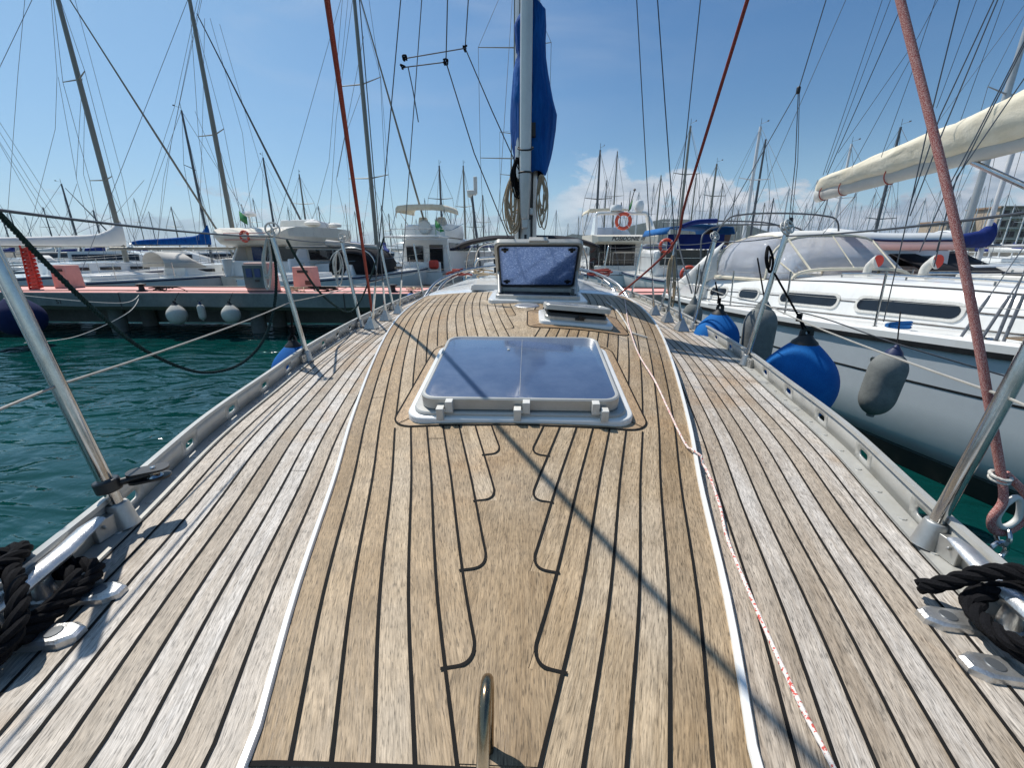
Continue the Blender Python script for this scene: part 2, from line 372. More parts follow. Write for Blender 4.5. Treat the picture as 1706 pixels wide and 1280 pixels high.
# ================================================================== the yacht we stand on (bow at -Y, stern at +Y, waterline z = 0)
DZ = 1.35
Wf = smooth_tab([(-2.0, .02), (-1.6, .22), (-1.0, .44), (0, .71), (.53, .85), (.82, .925), (1.28, 1.06), (1.8, 1.165), (2.4, 1.28), (3.4, 1.40), (4.5, 1.475), (5.7, 1.50), (7.0, 1.42), (8.6, 1.15)])
Ef = smooth_tab([(.33, .303), (.6, .385), (.96, .475), (1.3, .565), (1.9, .70), (2.5, .815), (3.0, .88), (3.6, .915), (4.2, .90), (5.5, .86), (6.5, .84)])
Cf = smooth_tab([(.33, 1.357), (.8, 1.385), (1.25, 1.432), (1.85, 1.525), (2.4, 1.585), (2.93, 1.62), (3.4, 1.64), (4.2, 1.655), (6.5, 1.66)])
Zf = smooth_tab([(.33, 1.352), (.96, 1.378), (1.3, 1.405), (1.92, 1.455), (2.6, 1.50), (3.0, 1.525), (3.8, 1.56), (4.2, 1.57), (6.5, 1.57)])
def roofz(X, Y):
    e = Ef(Y); t = min(1, abs(X) / e); return lerp(Zf(Y), Cf(Y), 1 - t ** 2.2)
def surf(X, Y):
    if .33 < Y < 6.5 and abs(X) < Ef(Y): return roofz(X, Y)
    return DZ
def pick(px, py):
    z = 1.45
    for _ in range(25):
        p = atz(px, py, z); z = .5*z + .5*surf(p.x, p.y)
    return p
PW = .0515
yacht = empty('sailing_yacht', (0, 3.0, 0), 'teak decked sailing yacht under the camera, mast and blue sail cover ahead', 'sailing yacht')

# hull sides
mb = MB(); rings = []
for i in range(41):
    Y = -2.0 + 10.6 * i / 40; b = max(.02, Wf(Y)); r = []
    for s_ in (-1, 1):
        prof = [(b, DZ - .012), (b*.995+.004, DZ*.75), (b*.96, DZ*.4), (b*.86, 0), (b*.55, -.35), (0.0, -.5)]
        r += [(s_*x, Y, z) for x, z in (prof if s_ < 0 else prof[::-1][1:])]
    rings.append(r)
mb.loft(rings, closed=True, cap=True); mb.build('hull', M['gelcoat'], yacht, 60)

# teak side decks: planks sprung between the coachroof and the waterway
NP = 9
def margW(Y): return Wf(Y) - .058
def inner(Y): return Ef(Y) + .004 if Y > .33 else Ef(.33) + .004
mb = MB(); mb.uv = []; mb.pid = []
for sd in (-1, 1):
    o = len(mb.v); ys = [-.9 + i * .06 for i in range(int(9.2 / .06) + 1)]; nx = NP * 2
    for Y in ys:
        for k in range(nx + 1):
            t_ = k / nx; a = inner(Y); b = max(a + .01, margW(Y)) if Y > 0 else max(.05, margW(Y)); a = a if Y > .33 else min(a, b * .5) 
            mb.v.append(Vector((sd * lerp(a, b, t_), Y, DZ))); mb.uv.append((t_ * NP * .049 + (5 if sd > 0 else 0), Y)); mb.pid.append(t_ * NP + (100.0 if sd > 0 else 0) + .0001)
    for i in range(len(ys) - 1):
        for k in range(nx):
            q = (o+i*(nx+1)+k, o+i*(nx+1)+k+1, o+(i+1)*(nx+1)+k+1, o+(i+1)*(nx+1)+k); mb.f.append(q if sd > 0 else q[::-1])
deck = mb.build('side_deck', M['teak_deck'], yacht)
# foredeck under the camera and the white waterway outboard of the teak
mb = MB()
for sd in (-1, 1):
    rows = [-2 + i*.1 for i in range(107)]
    mb.loft([[(sd*max(.0, margW(Y) - .004), Y, DZ - .003), (sd*(Wf(Y) + .002), Y, DZ - .001)] if sd > 0 else [(sd*(Wf(Y) + .002), Y, DZ - .001), (sd*max(.0, margW(Y) - .004), Y, DZ - .003)] for Y in rows], closed=False)
mb.box((0, .1, DZ - .012), (.66, .46, .02))
mb.build('waterway', M['gelcoat'], yacht)

def strip(mb, pts, w_, zoff=.0022, zf=None):
    P = [Vector((p[0], p[1])) for p in pts]; P = [p for i, p in enumerate(P) if i == 0 or (p - P[i-1]).length > 1e-5]
    if len(P) < 2: return
    zf = zf or surf; L_ = []; R_ = []
    for i, p in enumerate(P):
        d = (P[min(i+1, len(P)-1)] - P[max(i-1, 0)]).normalized(); n = Vector((-d.y, d.x)) * w_ / 2
        if 0 < i < len(P)-1:
            d1 = (P[i]-P[i-1]).normalized(); n *= 1 / max(.6, abs(d1.dot(d)))
        a = p + n; b = p - n
        zz = zf(p.x, p.y) + zoff; L_.append((a.x, a.y, zf(a.x, a.y) + zoff)); R_.append((b.x, b.y, zf(b.x, b.y) + zoff))
    mb.loft([[r_, l_] for l_, r_ in zip(L_, R_)], closed=False)
flat = lambda x, y: DZ
mb = MB()
for sd in (-1, 1):
    for k in range(0, NP + 1):
        pts = []
        for i in range(140):
            Y = .0 + i * .06
            pts.append((sd * lerp(inner(Y), margW(Y), k / NP), Y))
        strip(mb, pts, .0054 if k < NP else .004, .0016, flat)
    rnd = random.Random(31 + sd)
    for k in range(NP):
        for _ in range(1):
            Y = rnd.uniform(.9, 6); a = lerp(inner(Y), margW(Y), k/NP); b = lerp(inner(Y), margW(Y), (k+1)/NP)
            strip(mb, [(sd*a, Y), (sd*b, Y)], .0014, .0016, flat)
mb.build('caulking', M['caulk'], deck)

# ---- coachroof: teak laid top
TE = lambda X: 3.52 + .42 * (abs(X) / .9) ** 2         # aft edge of the teak
mb = MB(); mb.uv = []; mb.pid = []
NX, NY = 40, 90
for i in range(NY + 1):
    for k in range(NX + 1):
        u = -1 + 2*k/NX; t_ = i/NY; Y = .335 + t_ * (3.55 - .335); Y = Y + t_**3 * (TE(u*.9) - 3.55)
        e = Ef(Y); X = u*e; mb.v.append(Vector((X, Y, roofz(X, Y)))); d = e - abs(X)
        mb.uv.append((d + (0 if u <= 0 else 3.0), Y)); mb.pid.append(d/PW + (0 if u <= 0 else 40) + 300.001)
for i in range(NY):
    for k in range(NX):
        a = i*(NX+1)+k; mb.f.append((a, a+1, a+NX+2, a+NX+1))
roof = mb.build('coachroof_teak', M['teak_roof'], yacht)

# hatch margins (rounded rectangles in plan)
MARG = [(0.005, 1.60, .415, .375, .075), (.30, 2.44, .275, .215, .06), (.095, 3.20, .36, .31, .05)]   # cx, cy, half w, half l, r
def inmarg(X, Y, grow=0):
    for cx, cy, a, b, r_ in MARG:
        if abs(X-cx) < a + grow and abs(Y-cy) < b + grow:
            return True
    return False
mb = MB(); KH = .0445
kmax = {}
for sd in (-1, 1):
    for k in range(1, 18):
        run = []; nib = False; n_ = 330
        pts = [(sd*(Ef(Y) - k*PW), Y) for Y in [.336 + j*(3.62-.336)/n_ for j in range(n_+1)]]
        segs = []; cur = []
        for (X, Y) in pts:
            ok = sd*X > KH and not inmarg(X, Y) and Y < TE(X)
            if ok: cur.append((X, Y))
            else:
                if len(cur) > 3: segs.append(cur)
                cur = []
        if len(cur) > 3: segs.append(cur)
        for sg in segs:
            X0, Y0 = sg[0]
            if abs(abs(X0) - KH) < .006 and Y0 > .36:      # nibbed end at the king plank
                Xo = sd*(Ef(Y0 - .012) - (k-1)*PW); d = abs(Xo - X0); rr = .024
                A_ = Vector((Xo, Y0 - .036)); C_ = Vector((X0 - sd*.003, Y0 - .026)); B_ = Vector([q for q in sg if q[1] > Y0 + .004][0])
                A1 = C_.lerp(A_, .55); sg = [A_] + [A1*(1-q)**2 + C_*2*q*(1-q) + B_*q*q for q in [i/9 for i in range(10)]] + [q for q in sg if q[1] > B_.y + .004]
            X1, Y1 = sg[-1]
            strip(mb, sg, .0054, .0024)
    rnd = random.Random(5 + sd)
    for k in range(0, 15):
        for _ in range(1 if k % 4 == 1 else 0):
            Y = rnd.uniform(.9, 3.3); a = Ef(Y) - k*PW; b = a - PW
            if b > .1 and not inmarg(sd*a, Y, .03) and not inmarg(sd*b, Y, .03): strip(mb, [(sd*a, Y), (sd*b, Y)], .002, .0024)
for cx, cy, a, b, r_ in MARG[:2]:
    P = [(cx+x, cy+y) for x, y in rrect(a, b, r_, 8)]; Q = []
    for i in range(len(P)):
        p, q = P[i], P[(i+1) % len(P)]; m_ = max(1, int(math.dist(p, q)/.03)); Q += [(lerp(p[0], q[0], j/m_), lerp(p[1], q[1], j/m_)) for j in range(m_)]
    Q.append(Q[0]); strip(mb, Q, .006, .0036)
    for sx in (-1, 1):
        for sy in (-1, 1): strip(mb, [(cx+sx*(a-.085), cy+sy*(b-.085)), (cx+sx*(a-.022), cy+sy*(b-.022))], .003, .0036)
X_ = [(-.9+ i*.05, 0) for i in range(37)]
strip(mb, [(u*.31, .3385) for u in [-1+.1*i for i in range(21)]], .006, .003)
mb.build('caulking', M['caulk'], roof)

# king plank sheet
mb = MB(); mb.uv = []; mb.pid = []
def kedge(Y):
    k = math.floor((Ef(Y + .030) - KH) / PW); return Ef(Y) - k*PW
for (y0, y1) in ((.345, 1.24), (1.97, 2.93)):
    mb = MB(); mb.uv = []; mb.pid = []
    n_ = int((y1-y0)/.006); o = len(mb.v)
    for i in range(n_+1):
        Y = lerp(y0, y1, i/n_); hw = min(kedge(Y), .10)
        for u in (-1, -.5, 0, .5, 1):
            X = u*hw; mb.v.append(Vector((X, Y, roofz(X, Y) + .0013))); mb.uv.append((X+7, Y)); mb.pid.append(700.5 if Y < 1.5 else 711.5)
    for i in range(n_):
        for k in range(4):
            a = o+i*5+k; mb.f.append((a, a+1, a+6, a+5))
    mb.build('king_plank', M['teak_roof'], roof)
# margin boards round the hatches
for mi, (cx, cy, a, b, r_) in enumerate(MARG[:2]):
    mb = MB(); mb.uv = []; mb.pid = []
    out = rrect(a, b, r_, 8); ins = rrect(a-.10, b-.10, .01, 8); n_ = len(out)
    full = []
    for i in range(n_):
        j = (i+1) % n_; m_ = max(1, int(math.dist(out[i], out[j])/.03))
        for q in range(m_): full.append((Vector(out[i]).lerp(Vector(out[j]), q/m_), Vector(ins[i]).lerp(Vector(ins[j]), q/m_)))
    n_ = len(full)
    for o_, i_ in full:
        for t_ in (0, .33, .66, 1):
            p = o_.lerp(i_, t_); X, Y = cx+p.x, cy+p.y
            side = 0 if abs(o_.y)/b > abs(o_.x)/a else 1
            mb.v.append(Vector((X, Y, surf(X, Y) + .0026))); mb.uv.append((Y, X+3) if side == 0 else (X, Y)); mb.pid.append(800.5 + mi*10 + side + (2 if (o_.x > 0) else 0)*side + (4 if o_.y > 0 else 0)*(1-side))
    for i in range(n_):
        for k in range(3):
            p0, p1 = i*4+k, ((i+1) % n_)*4+k; mb.f.append((p0, p1, p1+1, p0+1))
    mb.build('hatch_margin', M['teak_margin'], roof)

# white moulding and side of the coachroof
mb = MB()
for sd in (-1, 1):
    rows = []
    for i in range(80):
        Y = .30 + i*.078
        e = Ef(max(Y, .33)); z = Zf(max(Y, .33)); fl = min(1, (Y-.28)/.3)
        r_ = [(e-.006, z-.02), (e-.006, z+.005), (e-.004, z+.008), (e+.004, z+.008), (e+.006, z+.005), (e+.010+(z-DZ)*.10, DZ-.004), (e-.0, DZ-.012)]
        r_ = [(sd*x, Y, zz) for x, zz in r_]; rows.append(r_ if sd < 0 else r_[::-1])
    mb.loft(rows)
mb.build('coachroof_side', M['gelcoat'], yacht, 50)
# white coachroof aft of the teak, with a raised moulding, up to the cockpit
mb = MB(); rows = []
for i in range(31):
    t_ = i/30; row = []
    for k in range(25):
        u = -1 + 2*k/24; ya = TE(u*.9); Y = lerp(ya, 6.5, t_); X = u*(Ef(Y)-.012); row.append((X, Y, roofz(X, Y) + (.0 if t_ == 0 else .012)))
    rows.append(row)
mb.loft(rows, closed=False)
poly = [(-.46, 3.62), (-.25, 3.60), (.25, 3.60), (.46, 3.62), (.52, 4.3), (.42, 6.2), (-.42, 6.2), (-.52, 4.3)]
mb.loft([[(x*sc_, y, 1.645 + z_) for x, y in poly] for sc_, z_ in ((1, 0), (.98, .035), (.93, .045))])
mb.build('coachroof_top', M['gelcoat'], yacht)
mb = MB(); mb.box((0, 8.58, .9), (2.2, .04, .85)); mb.box((0, 7.5, .95), (2.4, 2.0, .05)); mb.box((-.95, 7.4, 1.28), (.5, 2.0, .12)); mb.box((.95, 7.4, 1.28), (.5, 2.0, .12)); mb.box((0, 6.52, 1.36), (1.7, .03, .55))
mb.build('cockpit', M['gelcoat'], yacht)

# ---- toe rails: slotted aluminium
def toe(sd):
    mb = MB(); Y = -1.7; pts = []; step = .02
    import itertools
    ys = [-1.7]; acc = 0
    while ys[-1] < 8.5: ys.append(ys[-1] + .30)
    H = .070; yo = .22
    def P(Y, z): return (sd*(Wf(Y) - .004 - .10*max(0, z-.0)), Y, DZ + z)
    for y0 in ys:
        y1 = y0 + .30; c = y0 + .15; hw, hh, zc = .026, .0115, .034
        A = [y0 + (c-.05-y0)*i/4 for i in range(5)]; B = [c+.05 + (y1-c-.05)*i/4 for i in range(5)]
        for seg in (A, B):
            for a, b in zip(seg, seg[1:]): mb.add([P(a, 0), P(b, 0), P(b, H), P(a, H)], [(0, 1, 2, 3)])
        n_ = 16; inn = []; outr = []
        for k in range(n_):
            a = 2*math.pi*k/n_; ca, sa = math.cos(a), math.sin(a)
            inn.append(P(c + (hw-hh)*(1 if ca > .01 else -1 if ca < -.01 else 0) + hh*ca, zc + hh*sa))
            m_ = max(abs(ca), abs(sa)); outr.append(P(c + .05*ca/m_, H/2 + H/2*sa/m_))
        mb.add(outr + inn, [(k, (k+1) % n_, n_+(k+1) % n_, n_+k) for k in range(n_)])
    o = mb.build('toe_rail', M['alu_white'], yacht, 25, solid=.0045, weld=.0006)
    mb = MB(); rows = []; rows2 = []
    for i in range(170):
        Y = -1.7 + i*.06; x = Wf(Y)
        rr = [(x-.006, DZ-.004), (x-.006, DZ+.004), (x-.052, DZ+.0038), (x-.052, DZ-.004)]; rr = [(sd*a, Y, b) for a, b in rr]; rows.append(rr if sd > 0 else rr[::-1])
        x2 = x - .011; rr = [(x2+.012, DZ+.066), (x2+.012, DZ+.077), (x2-.006, DZ+.079), (x2-.008, DZ+.070)]; rr = [(sd*a, Y, b) for a, b in rr]; rows2.append(rr if sd > 0 else rr[::-1])
    mb.loft(rows); mb.loft(rows2)
    for i in range(46):
        Y = -.2 + i*.12; mb.lathe([(0, .0), (.009, 0), (.008, .0022), (0, .003)], (sd*(Wf(Y)-.030), Y, DZ+.004), 8)
    mb.build('rail_flange', M['alu_white'], o, 40)
for sd in (-1, 1): toe(sd)

# ---- stanchions with sockets and lifelines
STY = [-.55, .785, 2.30, 3.46, 4.58, 6.0, 7.6]
tops = {}
for sd in (-1, 1):
    for i, Y in enumerate(STY):
        Yb = Y; x = Wf(Yb) - .036
        base = Vector((sd*x, Yb, DZ+.005)); lean = Vector((sd*.095, -.01 if i < 3 else .02, .70)); top = base + lean
        mb = MB(); d = lean.normalized()
        mb.tube([base + d*.02, top], .0135, 14); mb.tube([top - d*.004, top + d*.006], [.0135, .006], 12)
        o = mb.build('stanchion', M['steel'], yacht)
        mb = MB(); mb.tube([base, base + d*.004, base + d*.052, base + d*.060], [.026, .0245, .0215, .019], 18)
        mb.ext([(-.018, -.045), (.016, -.045), (.022, .02), (-.02, .02)], 0, .045, lambda x_, y_, z_: (base.x + sd*(.012 + x_*.7), base.y - .02 + y_, base.z + z_))
        mb.lathe([(0, 0), (.005, 0), (.005, .003), (0, .004)], base + Vector((-sd*.004, -.048, .03)), 8, Matrix.Rotation(R(90), 3, 'X'))
        mb.build('socket', M['alu'], o, bevel=.002)
        tops[(sd, i)] = (base + d*.68, base + d*.34)
    for lv in (0, 1):
        mb = MB()
        pts = []
        for i in range(len(STY)-1): pts += catenary(tops[(sd, i)][lv], tops[(sd, i+1)][lv], .012, 8)[:-1]
        pts.append(tops[(sd, len(STY)-1)][lv])
        mb.tube(pts, .0032 if lv == 0 else .0028, 6); mb.build('lifeline', M['wire'] if lv == 0 else M['white_wire'], yacht)

# white roller sheaves on stanchion tops (reefing line leads)
for (sd, i) in ((-1, 2), (-1, 3), (1, 2), (1, 3)):
    c = tops[(sd, i)][0] + Vector((-.02*sd, -.02, .035)); Q = Matrix.Rotation(R(90 if sd < 0 else 62), 3, 'X') @ Matrix.Rotation(R(25), 3, 'Y')
    mb = MB(); e2 = c + Q @ Vector((0, 0, .020)); mb.ring(c, .033, .0038, 24, 8, Q); mb.ring(e2, .033, .0038, 24, 8, Q); mb.tube([c - Q @ Vector((0, 0, .006)), e2 + Q @ Vector((0, 0, .006))], .008, 10)
    for k in range(4):
        for q_ in (c, e2): mb.tube([q_, q_ + Q @ Vector((.031*math.cos(k*1.571+.4), .031*math.sin(k*1.571+.4), 0))], .0035, 5)
    mb.build('roller', M['plastic_w'], yacht)

# ---- hatches
def frame_at(cx, cy, rx=0, ry=0, dz=0):
    n_ = Vector((-(surf(cx+.05, cy)-surf(cx-.05, cy))/.1, -(surf(cx, cy+.2)-surf(cx, cy-.2))/.4, 1)).normalized()
    xa = Vector((1, 0, 0)); xa = (xa - n_*xa.dot(n_)).normalized(); ya = n_.cross(xa)
    m_ = Matrix((xa, ya, n_)).transposed().to_4x4(); m_.translation = Vector((cx, cy, surf(cx, cy) + dz)); return m_
def slab(mb, w_, l_, r_, z0, z1, ch=.006, n_=6):
    for a, b in ((0, 0),): pass
    mb.loft([[(x, y, z) for x, y in rrect(w_-c_, l_-c_, max(.004, r_-c_), n_)] for c_, z in ((0, z0), (0, z1-ch), (ch*.4, z1-ch*.3), (ch, z1))])
def frame_ring(mb, w_, l_, r_, t_, z0, z1, n_=6, ch=.004):
    secs = [(0, z0), (0, z1-ch), (ch, z1), (t_-ch, z1), (t_, z1-ch), (t_, z0)]
    rings = [[(x, y, z) for x, y in rrect(w_-c_, l_-c_, max(.006, r_-c_*.6), n_)] for c_, z in secs]
    mb.loft(rings + [rings[0]], cap=False)
# forward hatch, closed
Mh = frame_at(.005, 1.555, dz=.006) @ Matrix.Diagonal((1.07, 1.02, 1, 1))
h = MB(Mh); slab(h, .345, .315, .06, -.03, .010, .006); hatch = h.build('hatch', M['gelcoat'], yacht)
h = MB(Mh); frame_ring(h, .325, .298, .05, .045, .010, .022); h.build('base_frame', M['alu_white'], hatch)
h = MB(Mh); frame_ring(h, .303, .283, .05, .014, .026, .066, 8, .004); h.build('lid_frame', M['alu_white'], hatch)
h = MB(Mh); slab(h, .293, .273, .045, .050, .0640, .001, 8); h.build('pane', M['acrylic'], hatch)
h = MB(Mh); h.box((.0, .0, .0645), (.0009, .50, .0006)); h.lathe([(0, 0), (.006, 0), (.005, .004), (0, .005)], (-.05, .13, .064), 12)
h.build('scratch_line', M['alu_white'], hatch)

h = MB(Mh); slab(h, .296, .276, .045, .012, .030, .001); h.build('seal', M['blackrub'], hatch)
for x in (-.222, .008, .238):
    h = MB(Mh); s_ = 1 if x > 0.1 else -1
    h.box((x - s_*.013, -.292, .044), (.022, .026, .040)); h.box((x + s_*.013, -.305, .026), (.022, .028, .040)); h.cyl((x-.024, -.300, .030), (x+.024, -.300, .030), .006, 10)
    h.build('hinge', M['plastic_w'], hatch, bevel=.004)
# small side hatch, lid lifted
Mh = frame_at(.295, 2.44, dz=.004)
h = MB(Mh); slab(h, .205, .150, .045, -.03, .012, .006); hatch2 = h.build('hatch', M['gelcoat'], yacht)
h = MB(Mh); frame_ring(h, .175, .118, .03, .02, .012, .036); h.build('base_frame', M['alu'], hatch2)
h = MB(Mh); slab(h, .165, .108, .02, .013, .052, .002); h.build('seal', M['blackrub'], hatch2)
Ml = Mh @ Matrix.Translation((0, .13, .034)) @ Matrix.Rotation(R(-8.5), 4, 'X') @ Matrix.Translation((0, -.13, 0))
h = MB(Ml); frame_ring(h, .180, .135, .03, .022, .0, .030, 6, .006); h.build('lid_frame', M['alu_white'], hatch2)
h = MB(Ml); slab(h, .168, .123, .025, .012, .027, .002); h.build('pane', M['acrylic'], hatch2)
h = MB(Mh); h.box((.015, -.121, .030), (.05, .012, .012)); h.cyl((.015, -.128, .030), (.015, -.128, .052), .008, 10); h.box((.030, -.13, .040), (.03, .008, .008)); h.build('catch', M['black'], hatch2)
# aft hatch, lid standing open
Mh = frame_at(0.095, 3.19, dz=.004)
h = MB(Mh); frame_ring(h, .345, .275, .05, .055, -.03, .012, 6, .006); hatch3 = h.build('hatch', M['gelcoat'], yacht)
h = MB(Mh); frame_ring(h, .295, .225, .03, .02, .006, .040); h.build('base_frame', M['alu'], hatch3)
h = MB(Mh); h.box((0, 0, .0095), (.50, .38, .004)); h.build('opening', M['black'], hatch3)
piv = Mh @ Vector((0, .245, .045)); Lz = Matrix.Translation(piv) @ Matrix.Rotation(R(-46 + 90), 4, 'X') @ Matrix.Rotation(R(180), 4, 'Z')
# lid local: x across, y from hinge (0) to the free edge (.49), z outward
Qa = Vector((0, -.36, .335)).normalized(); Za = Vector((1, 0, 0)).cross(Qa).normalized()
Ml = Matrix(((1, 0, 0), tuple(Qa), tuple(Za))).transposed().to_4x4(); Ml.translation = piv + Qa*.245
h = MB(Ml); frame_ring(h, .312, .247, .045, .026, -.018, .018, 8, .006); lid = h.build('lid_frame', M['alu_white'], hatch3)
h = MB(Ml); slab(h, .300, .235, .04, -.006, .008, .001, 8); h.build('pane', M['acrylic_salt'], hatch3)
h = MB(Ml); frame_ring(h, .289, .224, .03, .012, -.0235, -.0065, 8, .002); frame_ring(h, .289, .224, .03, .012, .0085, .022, 8, .002); h.build('seal', M['blackrub'], hatch3)
for sx in (-1, 1):
    for ey in (.175, -.165):
        h = MB(Ml)
        for zz in (-1, 1): h.box((sx*.235, ey, zz*.018), (.012, .032, .014)); h.box((sx*.235, ey + .014, zz*.026), (.05, .012, .010)); h.cyl((sx*.235, ey, zz*.004), (sx*.235, ey, zz*.03), .012, 10)
        h.build('latch', M['black'], hatch3)
    a = Mh @ Vector((sx*.275, -.10, .03)); b = Ml @ Vector((sx*.296, -.05, 0))
    h = MB(); h.tube([a, b], .008, 10); h.tube([a, a.lerp(b, .55)], .0115, 10); h.build('stay_arm', M['alu_white'], hatch3)
h = MB(Ml); h.box((0, .258, .0), (.13, .018, .034)); h.build('handle', M['canvas_grey'], hatch3, bevel=.004)

# deck plate (dorade cap)
c = Vector((.02, 2.80, roofz(.02, 2.8))); h = MB(frame_at(.02, 2.80)); h.lathe([(.082, 0), (.082, .004), (.076, .007), (.05, .008), (0, .008)], (0, 0, 0), 28)
h.build('deck_plate', M['castalu'], yacht)

# bow bar (stainless hoop standing on the foredeck, at the bottom of the view)
h = MB(); a = pick(812, 1279)
pts = spline([(-.0135, .30, 1.345), (-.0135, .31, 1.42), (-.0135, .335, 1.462), (-.0135, .362, 1.468), (-.0135, .378, 1.448), (-.0135, .368, 1.40), (-.0135, .360, 1.36)], 8)
h.tube(pts, .0072, 14); h.build('bow_hoop', M['bronze'], yacht)

# ---- cleats
def cleat(sd):
    cx, cy = sd*.822, .530; c = Vector((cx, cy, DZ))
    h = MB(); ax = Vector((sd*.16, 1, 0)).normalized(); pr = Vector((ax.y, -ax.x, 0)) * sd
    P = [c + ax*s_ + Vector((0, 0, z)) for s_, z in ((-.19, .078), (-.15, .072), (-.09, .062), (0, .058), (.09, .062), (.15, .072), (.185, .074))]
    rings = []
    for p, (hw, hz_) in zip(P, ((.006, .005), (.016, .008), (.019, .012), (.020, .015), (.019, .012), (.018, .009), (.012, .005))):
        rings.append([p + pr*hw*math.cos(a) + Vector((0, 0, hz_*math.sin(a))) for a in [2*math.pi*k/12 for k in range(12)]])
    h.loft(rings); o = h.build('cleat', M['castalu'], yacht)
    for dy in (-.045, .045):
        b = c + ax*dy; h = MB(); rings = []
        for z, l0, l1, wd in ((0, -.05, .125, .023), (.010, -.05, .124, .022), (.014, -.04, .118, .018)):
            pl = [(l0, -wd*.8), (l1-.02, -wd), (l1, -wd*.45), (l1, wd*.45), (l1-.02, wd), (l0, wd*.8)]
            rings.append([b - pr*x*1.0 + ax*y + Vector((0, 0, z)) for x, y in pl])
        h.loft(rings if sd < 0 else [r_[::-1] for r_ in rings]); h.tube([b + Vector((0, 0, .01)), b + Vector((0, 0, .055))], [.017, .013], 12)
        f = h.build('foot', M['castalu'], o, 30)
        q = b - pr*.085 + Vector((0, 0, .0135)); h = MB(); h.lathe([(.0, .0), (.013, 0), (.011, .0018), (0, .0022)], q, 14); h.build('screw', M['mast_dark'], f)
    return c, ax, pr
CL = {sd: cleat(sd) for sd in (-1, 1)}

# ---- mast, pole, sail cover, rigging
MY = 3.78
h = MB(); sec = [(.092*math.cos(a)*(1 if True else 1), .125*math.sin(a)) for a in [2*math.pi*k/24 for k in range(24)]]
h.loft([[(x, MY+y, z) for x, y in sec] for z in (1.66, 14.0)]); mast = h.build('mast', M['mast_alu'], yacht, 60)
h = MB(); h.loft([[(x*1.35, MY+y*1.3, z) for x, y in sec] for z in (1.655, 1.70)]); 
h.box((0, MY-.127, 1.98), (.030, .012, .10)); h.box((.0, MY-.127, 1.85), (.022, .010, .06)); h.box((.0, MY-.127, 2.07), (.02, .010, .04)); h.build('mast_collar', M['black'], mast)
h = MB()
for sx in (-1, 1): h.box((sx*.055, MY-.11, 2.9), (.006, .02, 2.4))
h.tube([(.035, MY-.17, 2.2), (.030, MY-.16, 6)], .006, 6); h.build('sail_track', M['black'], mast)
h = MB(); px_ = -.005; h.tube([(px_, MY-.24, 2.52), (px_, MY-.24, 7.5)], .043, 18); pole = h.build('spinnaker_pole', M['pole'], yacht)
h = MB(); h.tube([(px_, MY-.24, 2.20), (px_, MY-.24, 2.24), (px_, MY-.24, 2.50), (px_, MY-.24, 2.53)], [.030, .036, .046, .046], 16); h.box((px_, MY-.22, 2.17), (.05, .06, .07)); h.box((px_+.05, MY-.19, 2.26), (.03, .05, .05)); h.build('pole_end', M['mast_alu'], pole, bevel=.005)
h = MB(); h.ring((px_, MY-.24, 2.53), .047, .008, 20, 6); h.ring((px_, MY-.23, 2.70), .058, .007, 20, 6, Matrix.Rotation(R(25), 3, 'X')); h.box((px_+.05, MY-.18, 2.83), (.05, .07, .09)); h.build('pole_ring', M['black'], pole, bevel=.01)
# blue cover wrapped round mast and gooseneck
T = [(12, 868, 908, 3.74, .12), (40, 856, 909, 3.80, .16), (66, 858, 908, 3.82, .17), (92, 860, 909, 3.86, .2), (120, 855, 913, 3.9, .25), (165, 852, 922, 3.95, .32), (190, 851, 929, 4.0, .4), (215, 851, 927, 4.02, .44), (245, 854, 922, 4.02, .42), (262, 858, 918, 4.0, .34), (275, 866, 914, 3.98, .22), (290, 880, 909, 3.96, .10)]
h = MB(); rings = []; NA = 64
for j in range(len(T)*5 - 4):
    i = j // 5; f = (j % 5)/5; a, b = T[i], T[min(i+1, len(T)-1)]; py, x0, x1, cy, hl = [lerp(p, q, f) for p, q in zip(a, b)]
    cy = 3.625 + hl; pl = atY(x0, py, cy-hl*.4); pr_ = atY(x1, py, cy-hl*.4); cx = (pl.x+pr_.x)/2; hw = (pr_.x-pl.x)/2; z = pl.z
    ring = []
    for k in range(NA):
        an = 2*math.pi*k/NA; fold = 1 + .07*mnoise.noise(Vector((math.cos(an)*1.6, math.sin(an)*1.6, z*1.1))) + .09*mnoise.noise(Vector((math.cos(an)*4.5+3, math.sin(an)*4.5, z*.9))) + .04*mnoise.noise(Vector((math.cos(an)*9, math.sin(an)*9, z*1.6)))
        ca, sa = math.cos(an), math.sin(an); fr_ = 1 if sa < -.2 and abs(ca) < .75 else fold; ring.append((cx + hw*math.copysign(abs(ca)**.8, ca)*fold*.99, cy + hl*math.copysign(abs(sa)**.6, sa)*(fold if sa > 0 else 1-.015*(1-fold)), z + .015*math.sin(an*3)))
    rings.append(ring)
h.loft(rings, cap=False); cov = h.build('sail_cover', M['canvas_blue'], yacht, 80, solid=.004)
h = MB(); h.tube([(0, MY+.12, 2.62), (0, 7.6, 2.5)], .065, 14); h.build('boom', M['mast_alu'], yacht)
h = MB(); h.loft([[(.13*s_*math.cos(a)+0, 4.3+3.1*t_, 2.78 + .22*s_*math.sin(a)-.1*t_) for a in [2*math.pi*k/16 for k in range(16)]] for t_, s_ in ((0, .9), (.2, 1), (.5, .9), (.8, .7), (1, .4))]); h.build('boom_cover', M['canvas_blue'], yacht)
